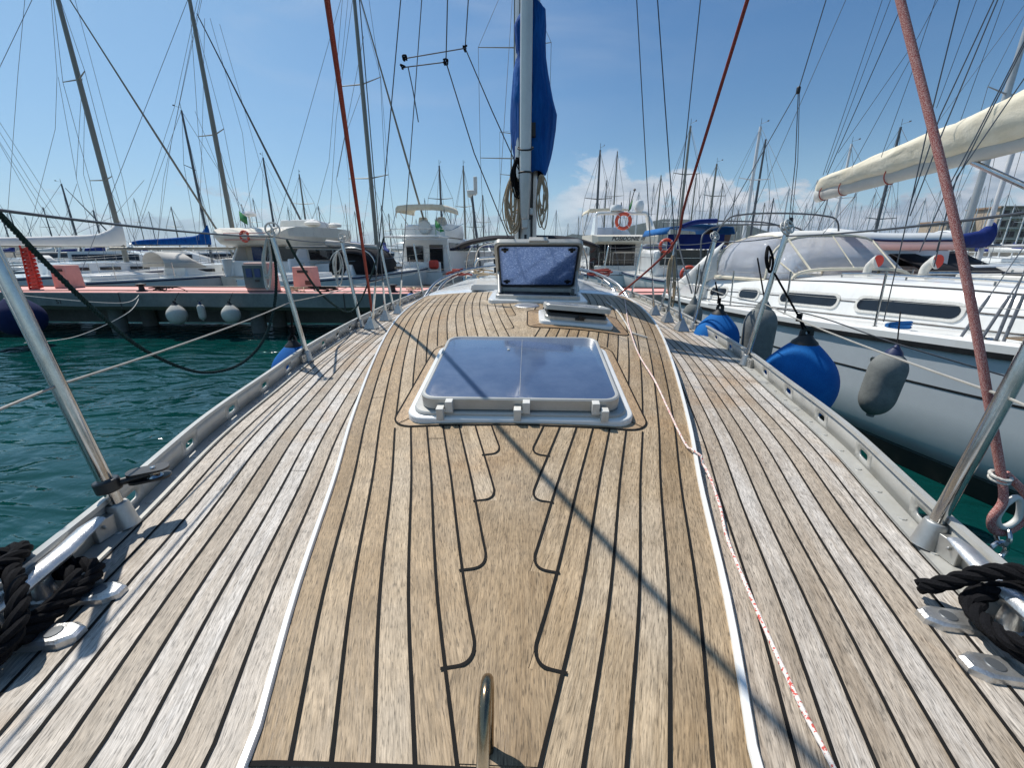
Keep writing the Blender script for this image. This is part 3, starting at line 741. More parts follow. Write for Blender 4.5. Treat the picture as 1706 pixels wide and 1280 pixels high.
# shrouds + chainplates
MH = 13.6
chp = {}
for sd in (-1, 1):
    for i, (X, Y, dst) in enumerate(((1.26, 3.40, (0.09, MY, 8.2)), (1.285, 3.84, None), (1.30, 4.30, (0.09, MY, 8.2)))):
        b = Vector((sd*X, Y, DZ+.004)); top = Vector((sd*.09, MY, 8.2)) if dst else Vector((sd*1.22, MY+.02, 8.6))
        h = MB(); d = (top-b).normalized()
        rows = [[b + Vector((x*s_, y*s_, z)) for x, y in ((-.045, -.06), (.045, -.06), (.045, .06), (-.045, .06))] for s_, z in ((1, 0), (.92, .012), (.25, .085), (.2, .095))]
        h.loft(rows); o = h.build('chainplate', M['alu'], yacht, 30)
        h = MB(); h.tube([b + d*.08, b + d*.34], .0095, 8); h.tube([b + d*.08, b + d*.13], .014, 8); h.build('turnbuckle', M['steel'], o)
        h = MB(); h.tube([b + d*.33, top], .0042, 6); h.build('shroud', M['wire'], yacht)
    h = MB(); h.tube([(sd*1.22, MY+.02, 8.6), (sd*.05, MY, MH)], .004, 6); h.build('shroud', M['wire'], yacht)
    h = MB(); h.tube([(sd*.05, MY, 8.55), (sd*1.23, MY+.02, 8.6)], [.025, .018], 8); h.build('spreader', M['mast_alu'], mast)
h = MB(); h.tube([(0, -1.9, 1.4), (0, MY-.1, MH)], .004, 6); h.build('forestay', M['wire'], yacht)

# handrails round the coachroof front of the cockpit, and the black spray hood
for s_, dy in ((1.0, 0), (.93, .16)):
    h = MB(); pts = spline([(-.98*s_, 4.1+dy, 1.53), (-.90*s_, 4.35+dy, 1.66), (-.66*s_, 4.62+dy, 1.765), (-.3*s_, 4.8+dy, 1.81), (0, 4.85+dy, 1.82), (.3*s_, 4.8+dy, 1.81), (.66*s_, 4.62+dy, 1.765), (.90*s_, 4.35+dy, 1.66), (.98*s_, 4.1+dy, 1.53)], 8)
    h.tube(pts, .014, 10); h.build('handrail', M['steel'], yacht)
h = MB(); h.tube(spline([(-.62, 5.2, 1.70), (-.60, 5.2, 1.84), (-.5, 5.22, 1.885), (0, 5.25, 1.90), (.5, 5.22, 1.885), (.60, 5.2, 1.84), (.62, 5.2, 1.70)], 6), .014, 10); h.build('handrail', M['steel'], yacht)
h = MB(); rows = []
for j in range(9):
    t_ = j/8; Y = 5.9 + .9*t_; hw = .98 + .05*t_; row = []
    for k in range(21):
        u = -1 + 2*k/20; row.append((u*hw, Y, 2.13 + .05*math.sin(t_*3.14) - .13*abs(u)**3.5 + .012*mnoise.noise(Vector((u*3, Y*3, 0)))))
    rows.append(row)
h.loft(rows, closed=False); h.build('spray_hood', M['canvas_black'], yacht, 70, solid=.01)
h = MB()
for Y in (5.92, 6.8):
    h.tube(spline([(-.86, Y+.2, 1.6), (-.78, Y, 1.95), (-.6, Y, 2.08), (0, Y, 2.12), (.6, Y, 2.08), (.78, Y, 1.95), (.86, Y+.2, 1.6)], 6), .012, 8)
h.build('hood_frame', M['steel'], yacht)
h = MB(); h.box((-.36, 6.1, 1.86), (.20, .06, .13)); h.box((.36, 6.1, 1.86), (.2, .06, .13)); h.box((0, 6.0, 1.72), (.9, .02, .12)); h.build('instrument_pod', M['black'], yacht, bevel=.02)
# rope bundles on the coachroof under the hoops
for nm, mat_, x0 in (('rope_tail', 'rope_redfar', -.72), ('rope_tail', 'rope_redfar', .78), ('rope_tail', 'rope_tan', -.45), ('rope_tail', 'rope_white', -.1)):
    h = MB(); rnd = random.Random(int(x0*100)); pts = [(x0 + rnd.uniform(-.14, .14), 4.65 + rnd.uniform(-.12, .12), 1.69 + .02*i/6 + rnd.uniform(0, .05)) for i in range(16)]
    h.tube(spline(pts, 6), .008, 6); h.build(nm, M[mat_], yacht)
# ================================================================== ropes and fenders
def rope_obj(name, pts, r, mat, label, lobes=0, pitch=.06, n=8, cat='rope', group=None, amp=.14):
    h = MB()
    if lobes == 3: h.strands(pts, r, pitch)
    else: h.tube(pts, r, n if not lobes else 15, lobes, pitch, amp)
    o = h.build(name, M[mat]); return tag(o, label, cat, group)
def knot_path(sd):
    c, ax, pr = CL[sd]; U = Vector((0, 0, 1))
    def q(a, p, z): return c + ax*a + pr*p + U*z
    pts = []
    if sd < 0:
        pts = [q(-.60, .16, .10), q(-.42, .13, .09), q(-.26, .09, .07), q(-.14, .05, .035), q(-.05, -.045, .03), q(.055, -.045, .035), q(.075, .035, .04), q(.02, .05, .075), q(-.05, .0, .098), q(-.09, -.05, .07), q(-.07, -.055, .025), q(.0, -.06, .022), q(.08, -.06, .03),
               q(.10, .0, .035), q(.09, .04, .05), q(.04, .03, .085), q(-.02, -.035, .095), q(-.08, -.075, .06), q(-.12, -.05, .025), q(-.15, .02, .03), q(-.13, .05, .07), q(-.06, .03, .115), q(.02, .01, .105), q(.07, .035, .095), q(.075, .07, .085), q(.02, .09, .09), q(-.06, .11, .10), q(-.2, .13, .11)]
    else:
        pts = [q(-.60, .18, .12), q(-.40, .14, .11), q(-.22, .08, .10), q(-.12, .04, .07), q(-.05, -.04, .035), q(.03, -.055, .03), q(.065, -.03, .05), q(.06, .03, .085), q(.0, .05, .11), q(-.05, .0, .125), q(-.07, -.05, .09), q(-.03, -.07, .05), q(.06, -.05, .035), q(.1, .02, .04), q(.06, .06, .08), q(-.03, .05, .12), q(-.1, .0, .13), q(-.14, -.03, .10), q(-.12, .05, .06), q(-.02, .06, .10), q(.04, .0, .115), q(.07, -.035, .09), q(.085, -.06, .055), q(.095, -.085, .03), q(.10, -.10, .022)]
    return spline(pts, 9)
rope_obj('mooring_rope', knot_path(-1), .0135, 'rope_black', 'thick black laid rope belayed round the cleat at the lower left corner', 3, .075, amp=.16, group=None)
rope_obj('mooring_rope', knot_path(1), .0135, 'rope_black', 'thick black laid rope knotted round the cleat at the lower right corner', 3, .075, amp=.16)
h = MB()
c, ax, pr = CL[-1]
# red stay ropes
a = Vector((-1.43, 3.9, 1.42)); r_ = atY(545, 0, 1.85); e = a + (r_-a)*2.3
rope_obj('halyard', [a, a.lerp(e, .5), e], .0108, 'rope_redfar', 'dark red rope rising from the left toe rail past the photo top', 0)
p1 = pick(1036, 488); p1 = Vector((.86, 3.95, 1.58)); p2 = atY(1119, 411, 3.45); p3 = atY(1245, 0, 2.3)
d = (p3-p2)
rope_obj('halyard', spline([p1, p2, p2+d*.3, p3, p3+d*.6], 6), .0085, 'rope_redfar', 'red rope bent round a shroud right of the mast and rising out of view', 0)
E_ = atY(1668, 790, .78); T0 = atY(1500, 0, 1.08); mid = atY(1597, 400, .90)
d = T0 - mid
pts = spline([T0 + d*.8, T0, mid, E_], 10)
thick = 'thick pink and red braided rope with an eye and shackle above the right toe rail'
h = MB(); h.tube(pts, .0078, 12); big = h.build('shackle_rope', M['rope_red']); tag(big, thick, 'rope')
ec = atY(1684, 848, .77); V_ = Vector((0, 0, 1)); Hh = Vector((1, .15, 0)).normalized()
eye = [E_, ec + Hh*-.026 + V_*.02, ec + Hh*-.036 + V_*-.02, ec + Hh*-.018 + V_*-.052, ec + Hh*.014 + V_*-.055, ec + Hh*.040 + V_*-.03, ec + Hh*.030 + V_*.022, E_ + Hh*.010 + V_*.0]
h = MB(); h.tube(spline(eye, 7), .0072, 12); h.build('eye', M['rope_red'], big)
h = MB(); h.ring(E_ + V_*-.004, .0150, .0035, 14, 6, Matrix.Rotation(R(12), 3, 'X')); h.ring(E_ + V_*-.012, .0150, .0025, 14, 6, Matrix.Rotation(R(12), 3, 'X')); h.build('whipping', M['rope_white'], big)
th = [ec + Hh*-.017 + V_*.012, ec + Hh*-.024 + V_*-.02, ec + Hh*-.008 + V_*-.041, ec + Hh*.012 + V_*-.041, ec + Hh*.027 + V_*-.022, ec + Hh*.016 + V_*.014, ec + V_*.026, ec + Hh*-.017 + V_*.012]
h = MB(); h.tube(spline(th, 6), .0058, 10); h.build('thimble', M['plastic_w'], big)
h = MB(); Q1 = Matrix.Rotation(R(90), 3, 'X'); 
h.ring(ec + V_*-.066 + Hh*.008, .019, .0045, 18, 8, Matrix.Rotation(R(70), 3, 'Z') @ Q1); h.ring(ec + V_*-.102 + Hh*.010, .021, .005, 18, 8, Matrix.Rotation(R(10), 3, 'Z') @ Q1)
h.box(ec + V_*-.135 + Hh*.010, (.022, .018, .042)); h.tube(spline([ec + V_*-.15 + Hh*-.006, ec + V_*-.18 + Hh*-.018, ec + V_*-.215 + Hh*-.008, ec + V_*-.225 + Hh*.016, ec + V_*-.19 + Hh*.030, ec + V_*-.15 + Hh*.026], 6), .005, 10)
h.cyl(ec + V_*-.15 + Hh*-.014, ec + V_*-.15 + Hh*.034, .006, 12); h.build('shackle', M['steel'], big)
rope_obj('tie_line', spline([atY(1620+i*12, 1005 + 14*math.sin(i*1.7) + i*.5, .70 + .01*math.cos(i*2)) for i in range(9)], 5), .0028, 'rope_tan', 'thin tan tie line beside the shackle at the right edge')
# red and white flecked line lying over the coachroof
pts = []
for px, py in ((1034, 500), (1046, 540), (1062, 590), (1090, 640), (1113, 690), (1142, 745), (1172, 795), (1196, 850), (1208, 900), (1232, 960), (1262, 1030), (1300, 1115), (1338, 1195), (1385, 1285), (1420, 1360)):
    p = pick(px, py); p.z = surf(p.x, p.y) + .0075; pts.append(p)
for i in range(1, len(pts)-1): pts[i].z = max(pts[i].z, (pts[i-1].z+pts[i+1].z)/2)
sp = spline(pts, 8)
for p in sp: p.z = max(p.z, surf(p.x, p.y) + .007, (roofz(Ef(p.y)-.001, p.y)+.014) if abs(abs(p.x)-Ef(p.y)) < .014 and p.y > .35 else 0)
rope_obj('deck_line', sp, .0034, 'rope_rw', 'thin red and white flecked line lying along the coachroof', 2, .018, amp=.12)
rope_obj('deck_line', spline([pick(*p) + Vector((0, 0, .008)) for p in ((1010, 505), (1028, 520), (1043, 542), (1052, 556), (1078, 565))], 6), .005, 'rope_white', 'short pale line curled beside the aft hatches', 0)
# dark green mooring rope over the left lifelines
P = [(-60, 300, .95), (0, 358, 1.1), (70, 432, 1.25), (150, 510, 1.4), (230, 577, 1.65), (300, 612, 1.85), (350, 621, 2.0), (400, 607, 2.15), (437, 570, 2.25), (456, 515, 2.32), (460, 450, 2.34), (450, 398, 2.33)]
rope_obj('mooring_rope', spline([atY(*p) for p in P], 8), .0078, 'rope_green', 'dark green rope sagging over the water from the left edge to a stanchion', 3, .045)
P = [(478, 400, 2.34), (500, 440, 2.5), (525, 478, 2.8), (552, 505, 3.0), (580, 520, 3.3), (598, 505, 3.45), (618, 460, 3.6), (640, 395, 3.7)]
rope_obj('mooring_rope', spline([atY(*p) for p in P], 6), .007, 'rope_green', 'dark rope looped in a low curve between two left stanchions', 0)
# hanks hung on left stanchions and pulpit
def hank(name, x, y0, y1, Y, mat, label, n=5, wd=10, r=.004, seed=1, group=None):
    rnd = random.Random(seed); pts = []
    for i in range(n):
        ww = wd*rnd.uniform(.6, 1.1); bt = y1 - rnd.uniform(0, (y1-y0)*.45)
        x_ = x; x = x_ + rnd.uniform(-.3, .3)*wd; pts += [(x_ + rnd.uniform(-3, 3), y0 + rnd.uniform(0, 6), Y + rnd.uniform(-.02, .02)), (x - ww*.7, lerp(y0, bt, .55), Y+rnd.uniform(-.03, .03)), (x - ww*.25, bt, Y), (x + ww*.4, bt - 2, Y+rnd.uniform(-.03, .03)), (x + ww*.7, lerp(y0, bt, .5), Y)]; x = x_
    return rope_obj(name, spline([atY(*p) for p in pts], 5), r, mat, label, 0, n=6, cat='rope coil', group=group)
hank('rope_coil', 446, 396, 505, 2.33, 'rope_white', 'grey white rope hank hanging from the second left stanchion', 4, 9, .0045, 2)
hank('rope_coil', 562, 415, 475, 3.4, 'rope_white', 'pale rope hank hanging from the third left stanchion', 4, 12, .005, 3)
hank('rope_coil', 855, 290, 388, 3.62, 'rope_tan', 'tan rope coils hanging on the left side of our mast', 16, 18, .0048, 4)
hank('rope_coil', 903, 290, 380, 3.62, 'rope_tan', 'tan rope coils hanging on the right side of our mast', 9, 10, .0048, 5)
hank('rope_coil', 862, 262, 330, 3.58, 'rope_black', 'black rope bundle under the blue sail cover on the mast', 16, 12, .006, 6)
hank('rope_coil', 1282, 408, 455, 2.25, 'rope_black', 'black rope loop over the top of the right stanchion', 2, 9, .006, 7)
hank('rope_coil', 1120, 425, 520, 4.4, 'rope_tan', 'worn tan and green rope hank by the right shrouds', 5, 9, .008, 8)
# thin rig lines tied across to the left shroud
def line(name, P, r, mat, label, cat='rope', group=None): return rope_obj(name, spline([atY(*p) for p in P], 8) if name == 'mooring_line' else [atY(*p) for p in P], r, mat, label, 0, n=6, cat=cat, group=group)
line('rig_line', [(747, -60, 3.3), (743, 103, 3.4), (790, 255, 3.5), (848, 398, 3.62)], .0042, 'wire', 'nearer black line bent at a short strut left of the mast')
line('rig_line', [(784, -60, 3.5), (775, 80, 3.6), (820, 185, 3.62), (872, 300, 3.64)], .0042, 'wire', 'farther black line bent at a short strut and ending on the mast')
line('cross_line', [(672, 112, 3.45), (743, 103, 3.4)], .004, 'wire', 'lower short line tied between shroud and bent black line')
line('cross_line', [(675, 97, 3.45), (775, 80, 3.6)], .004, 'wire', 'upper short line tied between shroud and bent black line')
line('loose_end', [(680, 112, 3.44), (688, 150, 3.44), (697, 203, 3.42)], .004, 'wire', 'loose rope tail hanging below the tied shroud')
for (x, y, Y, lb) in ((674, 97, 3.45, 'upper black knot on the shroud left of the mast'), (671, 112, 3.45, 'lower black knot on the shroud left of the mast'), (743, 103, 3.4, 'small black knot where the nearer bent line turns'), (775, 80, 3.6, 'small black knot where the farther bent line turns')):
    h = MB(); rnd = random.Random(int(x)); c = atY(x, y, Y)
    h.tube(spline([c + Vector((rnd.uniform(-.018, .018), rnd.uniform(-.015, .015), rnd.uniform(-.018, .018))) for _ in range(9)], 4), .0055, 6); tag(h.build('knot', M['rope_black']), lb, 'knot')
# left and right rope running along outside

# block clamped on near left stanchion
b0 = tops[(-1, 1)][0]; bs = Vector((-(Wf(.785)-.036), .785, DZ+.005)); dd = (b0-bs).normalized(); c = bs + dd*.105
blk = empty('cam_block', c, 'black jamming block clamped low on the near left stanchion', 'block')
h = MB(); h.tube([c - dd*.014, c + dd*.014], .024, 16); h.build('clamp', M['blackrub'], blk, bevel=.003)
h = MB(); q = c + Vector((.055, .045, .004))
for dz_ in (-.010, .010): h.ext([(x*.9, y) for x, y in rrect(.044, .021, .02, 6)], -.0025, .0025, lambda x, y, z: q + Vector((x*.83 - y*.55, x*.55 + y*.83, z + dz_)))
h.tube([c + Vector((.012, .01, 0)), q], .009, 10); h.build('cheek', M['blackrub'], blk)
h = MB(); h.lathe([(.017, -.007), (.012, 0), (.017, .007)], q + Vector((.008, .005, 0)), 18); h.lathe([(0, .0135), (.006, .0135), (.005, .016), (0, .017)], q + Vector((.008, .005, 0)), 12); h.build('sheave', M['steel'], blk)

# fenders
def ball(px, py, Y, r, mat, label, top=None, group=None, tall=1.12, capm='black'):
    c = atY(px, py, Y); f = empty('ball_fender', c - Vector((0, 0, r*tall)), label, 'fender', group)
    h = MB(); prof = []
    for i in range(25):
        a = -90 + 165*i/24; x = r*math.cos(R(a)); z = r*tall*math.sin(R(a)); z += max(0, (a-45)/30)**1.6*r*.16; prof.append((max(.001, x), z))
    h.lathe(prof, c, 40); h.build('body', M[mat], f, 70)
    zt = prof[-1][1]; h = MB(); h.lathe([(r*.34, zt-r*.07), (r*.31, zt), (r*.20, zt+r*.10), (r*.16, zt+r*.18)], c, 20)
    pl = []
    h2 = [(r*.16*math.cos(R(a)), r*.16*math.sin(R(a))) for a in range(0, 181, 20)]
    outer = [(x*1.0, zt+r*.22+z) for x, z in h2] + [(-r*.17, zt+r*.1), (r*.17, zt+r*.1)]
    n_ = 16; inn = []; ot = []
    for k in range(n_):
        a = 2*math.pi*k/n_; inn.append((r*.062*math.cos(a), zt+r*.25+r*.062*math.sin(a))); rr = r*.17; sn = math.sin(a); ot.append((rr*math.cos(a)*(1.1 if sn < 0 else 1), zt+r*.25+rr*sn*(1.2 if sn < 0 else 1)))
    t_ = r*.045
    rings = [[c + Vector((x, y, z)) for x, z in s_] for s_, y in ((ot, -t_), (ot, t_), (inn, t_), (inn, -t_), (ot, -t_))]
    h.loft(rings, cap=False); h.build('eye', M[capm], f, 30)
    if top is not None:
        h = MB(); e = c + Vector((0, 0, zt+r*.28)); top = Vector(top); k = e.lerp(top, .25)
        for s_ in (-1, 1): h.tube([e + Vector((s_*.012, 0, -.01)), k, top], .0055, 6)
        h.tube([k + Vector((0, 0, -.02)), k + Vector((0, 0, .02))], .014, 8); h.build('lanyard', M['rope_black'], f)
    return f
def longf(px, py, Y, r, ln, mat, label, top=None, group=None, capm='navy', tilt=0):
    c = atY(px, py, Y); f = empty('cylinder_fender', c - Vector((0, 0, ln/2)), label, 'fender', group); Q = Matrix.Rotation(R(tilt), 3, 'Y')
    h = MB(); prof = []
    for i in range(41):
        t_ = .5 - .5*math.cos(math.pi*i/40); z = (t_-.5)*ln; e = min(t_, 1-t_)*ln; q = min(1, e/(r*1.25))
        x = r*(1-(1-q)**2)**.5*(1 - .05*(1-t_)); prof.append((max(r*.22, x), z))
    prof = [(r*.2, -ln/2-.018)] + prof; h.lathe(prof, c, 28, Q); h.build('body', M[mat], f, 60)
    h = MB(); h.lathe([(r*.5, ln/2-.035), (r*.42, ln/2+.005), (r*.15, ln/2+.05), (.012, ln/2+.07)], c, 16, Q); h.build('cap', M[capm], f)
    if top is not None:
        h = MB(); h.tube([c + Q @ Vector((0, 0, ln/2+.05)), top], .0055, 6); h.build('lanyard', M['rope_black'], f)
    return f
tR = tops[(1, 2)]
ball(1326, 640, 2.30, .195, 'fend_blue', 'big blue cloth covered ball fender hanging nearest on the right side', top=atY(1290, 455, 2.25))
ball(1192, 566, 3.25, .165, 'fend_blue', 'blue ball fender half hidden behind the right toe rail', top=atY(1192, 470, 3.2))
longf(1262, 565, 3.25, .115, .50, 'fend_grey', 'plump grey fender between the two blue ball fenders', top=atY(1262, 430, 3.4), capm='fend_grey')
longf(1152, 537, 4.6, .10, .42, 'fend_grey', 'small grey fender farthest along the right toe rail', top=atY(1165, 440, 4.6), capm='fend_grey')
ball(496, 622, 2.45, .145, 'fend_blue', 'pale blue ball fender peeping above the left toe rail', top=tops[(-1, 2)][1])
# ================================================================== generic hull builder (local: stern at y = 0, bow at y = L)
def hull_rings(Ln, B, z0, z1, stern=.78, nseg=28, flare=.0, keel=-.35, full=2.2, wl=.86):
    rings = []; bw = []
    for i in range(nseg+1):
        t_ = i/nseg; y = t_*Ln
        b = B/2*(stern + (1-stern)*math.sin(min(1, t_/.45)*math.pi/2)) if t_ < .45 else B/2*max(.012, (1 - ((t_-.45)/.55)**full))
        z = lerp(z0, z1, t_**1.7); bw.append((y, b, z)); L_ = []
        for s_ in (-1, 1):
            pf = [(b, z), (b*.985, z*.72), (b*lerp(wl, .985, .62), z*.42), (b*wl, z*.12), (b*(wl-.05), -.03), (b*.45, keel*.7), (.004, keel)]
            L_ += [(s_*x, y + (z-zz)*(-.30 if t_ > .98 else 0), zz) for x, zz in (pf if s_ < 0 else pf[::-1][1:])]
        rings.append(L_)
    return rings, bw
def build_hull(root, Ln, B, z0, z1, mat, deckmat, stripe=None, rub=None, boot='antifoul', **kw):
    rings, bw = hull_rings(Ln, B, z0, z1, **kw); h = MB(); h.loft(rings); h.build('hull', mat, root, 50)
    h = MB(); rows = []
    for (y, b, z) in bw: rows.append([(-b+.02, y, z+.004), (-b*.5, y, z+.03), (0, y, z+.04), (b*.5, y, z+.03), (b-.02, y, z+.004)])
    h.loft(rows, closed=False); h.build('deck', deckmat, root)
    wl = kw.get('wl', .86)
    def band(zf0, zf1, out, nm, mt):
        h = MB()
        for s_ in (-1, 1):
            rr = []
            for (y, b, z) in bw:
                def xb(zz):
                    tb = [(z*.12, b*wl), (z*.42, b*lerp(wl, .985, .62)), (z*.72, b*.985), (z, b)] if zz > z*.12 else [(-.03, b*(wl-.05)), (z*.12, b*wl)]
                    return interp(tb, zz)
                za, zb = zf0(z), zf1(z); q = [(xb(za)-.01, za), (xb(za)+out, za), (xb(zb)+out, zb), (xb(zb)-.01, zb)]
                q = [(s_*x, y, zz) for x, zz in q]; rr.append(q if s_ > 0 else q[::-1])
            h.loft(rr)
        h.build(nm, mt, root, 30)
    if rub: band(lambda z: z-.10, lambda z: z-.045, .028, 'rub_rail', rub)
    if stripe: band(lambda z: z*.60, lambda z: z*.60+.022, .003, 'stripe', stripe)
    if boot: band(lambda z: -.03, lambda z: .10 if kw.get('keel', 0) > -1 else -.025, .004, 'boot_top', M[boot])
    return bw
def beam_at(bw, y):
    return interp([(q[0], q[1]) for q in bw], y), interp([(q[0], q[2]) for q in bw], y)
def winpoly(h, c, d1, d2, pts, th):
    c = Vector(c); d1 = Vector(d1).normalized(); d2 = Vector(d2).normalized(); n_ = d1.cross(d2)
    h.loft([[c + d1*x + d2*y + n_*t_ for x, y in pts] for t_ in (-th, th)])

# ================================================================== white neighbour on the right
nb = empty('neighbour_yacht', (0, 0, 0), 'white and grey sailing yacht moored alongside on the right with cream boom cover', 'sailing yacht')
LN, BN = 11.8, 3.75
bw = build_hull(nb, LN, BN, 1.0, 1.50, M['hullgrey'], M['gelcoat'], stripe=M['blackrub'], rub=M['blackrub'], stern=.74, full=2.4, wl=.955, keel=-1.1)
h = MB(); U_ = []
for (y, b, z) in bw: U_.append([(-b*.965, y, .0), (-b*.925, y, -.22), (-b*.6, y, -.9), (0, y, -1.15), (b*.6, y, -.9), (b*.925, y, -.22), (b*.965, y, .0)])
h.loft(U_, closed=False); h.build('underbody', M['antifoul'], nb, 60)
# bulwark / toerail lip
h = MB()
for s_ in (-1, 1):
    rr = []
    for (y, b, z) in bw:
        q = [(b-.06, z-.01), (b+.022, z-.045), (b+.022, z+.02), (b-.02, z+.045), (b-.06, z+.03)]; q = [(s_*x, y, zz) for x, zz in q]; rr.append(q if s_ > 0 else q[::-1])
    h.loft(rr)
h.build('gunwale', M['gelcoat'], nb)
# coachroof
h = MB(); rr = []; CR = [(1.15, 1.12, .26), (1.35, 1.16, .46), (2.6, 1.18, .52), (4.2, 1.16, .53), (5.6, 1.08, .48), (7.0, .92, .38), (8.3, .66, .22), (9.0, .40, .06)]
for y, hw, hh in CR:
    zb = beam_at(bw, y)[1]-.02; a = [(hw+.09, 0), (hw+.05, hh*.35), (hw-.02, hh*.86), (hw-.10, hh*.97), (hw*.5, hh+.035), (0, hh+.05)]
    rr.append([(-x, y, zb+z) for x, z in a] + [(x, y, zb+z) for x, z in a[::-1][1:]])
h.loft(rr[::-1]); h.build('coachroof', M['gelcoat'], nb, 50)
def crx(y, f):
    hw = interp([(a, b) for a, b, c in CR], y); hh = interp([(a, c) for a, b, c in CR], y); zb = beam_at(bw, y)[1]-.02
    return interp([(0, hw+.09), (.35, hw+.05), (.86, hw-.02), (1, hw-.1)], f), zb + hh*f
for s_ in (-1, 1):
    for (y0, y1) in ((1.52, 2.08), (2.40, 2.92), (3.36, 4.40), (4.62, 5.78)):
        for nm, mt, g, th in (('window_frame', 'plastic_w', .0, .010), ('window', 'darkglass', .035, .014)):
            h = MB(); c0 = crx((y0+y1)/2, .46); hl = (y1-y0)/2 - g; hv = .108 - g*1.0; x0, z0_ = crx(y0, .46); x1, z1_ = crx(y1, .46)
            d1 = Vector((s_*(x1-x0), y1-y0, z1_-z0_)); xa, za = crx((y0+y1)/2, .8); xb_, zb_ = crx((y0+y1)/2, .3); d2 = Vector((s_*(xa-xb_), 0, za-zb_))
            winpoly(h, (s_*c0[0], (y0+y1)/2, c0[1]), d1, d2, rrect(hl, hv, min(hv, .09), 5), th); h.build(nm, M[mt], nb, bevel=0)
    for f in (.14, .50, .95):
        h = MB(); h.tube([(s_*(crx(y, f)[0]+.004), y, crx(y, f)[1]) for y in [1.4 + .2*i for i in range(31)]], .007, 5); h.build('trim_line', M['ink'], nb)
    h = MB(); pts = [(s_*.72, 3.9 + .1*i, crx(3.9+.1*i, 1)[1] + .035 + .035) for i in range(28)]; h.tube(pts, .015, 8)
    for i in (0, 9, 18, 27): h.tube([pts[i], Vector(pts[i]) - Vector((0, 0, .07))], .012, 6)
    h.build('grab_rail', M['wood'] if False else M['steel'], nb)
h = MB(); zc = crx(6.0, 1)[1]; slab_ = rrect(.28, .28, .05); h.loft([[(x, 6.9+y, zc+z) for x, y in slab_] for z in (0, .07)]); h.box((0, 5.6, zc+.07), (.7, 1.1, .09)); h.build('deck_hatch', M['plastic_w'], nb, bevel=.015)
h = MB(); h.box((.0, 5.6, zc+.13), (.42, .42, .03)); h.box((0, 6.9, zc+.085), (.46, .46, .02)); h.build('hatch_pane', M['darkglass'], nb, bevel=.01)
# dodger (canvas hood with clear panes) over the companionway
zb = 1.62
def dprof(hw, zt, y, sag=.0, y1=None):
    out = []
    for k in range(17):
        a = R(180*k/16); x = hw*math.copysign(abs(math.cos(a))**.55, math.cos(a)); out.append((x, y + (0 if y1 is None else (y1-y)*(1-math.sin(a)**.7)), zb - .12 + (zt-zb+.12)*math.sin(a)**.62))
    return out
D = [dprof(1.18, 2.22, 1.6), dprof(1.17, 2.31, 2.0), dprof(1.14, 2.31, 2.5), dprof(1.10, 2.22, 2.85)]
h = MB(); h.loft([r_[5:12] for r_ in D], closed=False); h.build('dodger_roof', M['canvas_white'], nb, 70, solid=.012)
for sl_ in (slice(0, 6), slice(11, 17)): h = MB(); h.loft([r_[sl_] for r_ in D], closed=False); h.build('dodger_side_pane', M['pvc'], nb, 70, solid=.006)
D2 = [dprof(1.10, 2.215, 2.86), dprof(1.08, 1.70, 3.40)]
h = MB(); h.loft(D2, closed=False); h.build('dodger_window', M['pvc'], nb, 70, solid=.006)
h = MB(); h.tube([r_[5] for r_ in D], .018, 6); h.tube([r_[11] for r_ in D], .018, 6); h.tube([r_[0] for r_ in D], .03, 6); h.tube([r_[16] for r_ in D], .03, 6); h.tube(D[3], .022, 8); h.tube(D2[1], .026, 8); h.tube(D[0], .020, 8)
for k in (2, 5, 8, 11, 14): h.tube([D2[0][k], D2[1][k]], .020 if k in (5, 11) else .013, 6)
h.build('dodger_hem', M['canvas_cream'], nb)
# canvas side panel sweeping aft
for s_ in (-1, 1):
    h = MB(); A = spline([(s_*1.18, 1.65, 1.5), (s_*1.20, 1.6, 1.9), (s_*1.08, 1.6, 2.15)], 6); B_ = spline([(s_*1.40, .25, 1.12), (s_*1.38, .7, 1.4), (s_*1.22, 1.15, 1.68)], 6); C_ = spline([(s_*1.30, .95, 1.2), (s_*1.34, 1.2, 1.7), (s_*1.15, 1.4, 2.0)], 6)
    h.loft([A, C_, B_], closed=False); h.build('canvas_side', M['canvas_white'], nb, 70, solid=.01)
# folded bimini hoops over the cockpit
for y0, y1, zt, hw in ((1.3, .2, 2.62, 1.45), (1.4, 1.0, 2.50, 1.30), (1.35, 1.7, 2.66, 1.38)):
    h = MB(); pts = spline([(-hw, y0, 1.15), (-hw*.98, lerp(y0, y1, .7), 2.1), (-hw*.86, y1, zt-.14), (-hw*.6, y1, zt-.03), (0, y1, zt), (hw*.6, y1, zt-.03), (hw*.86, y1, zt-.14), (hw*.98, lerp(y0, y1, .7), 2.1), (hw, y0, 1.15)], 6); h.tube(pts, .016, 8); h.build('bimini_hoop', M['mast_dark'], nb)
h = MB(); h.tube(spline([(1.2, .2, 2.50), (.9, .2, 2.59), (.4, .2, 2.62)], 5), .05, 8); h.build('bimini_roll', M['canvas_navy'], nb)
# cockpit coaming, wheel
h = MB(); h.box((-1.22, .75, 1.18), (.25, 1.3, .30)); h.box((1.22, .75, 1.18), (.25, 1.3, .30)); h.box((0, 1.3, 1.35), (2.0, .08, .5)); h.build('coaming', M['gelcoat'], nb, bevel=.05)
h = MB(); h.ring((0, 1.2, 1.55), .42, .016, 30, 6, Matrix.Rotation(R(90), 3, 'X'))
for k in range(6): h.tube([(0, 1.2, 1.55), (.42*math.cos(k*math.pi/3), 1.2, 1.55+.42*math.sin(k*math.pi/3))], .008, 6)
h.box((0, 1.3, 1.25), (.14, .14, .6)); h.build('steering_wheel', M['steel'], nb)
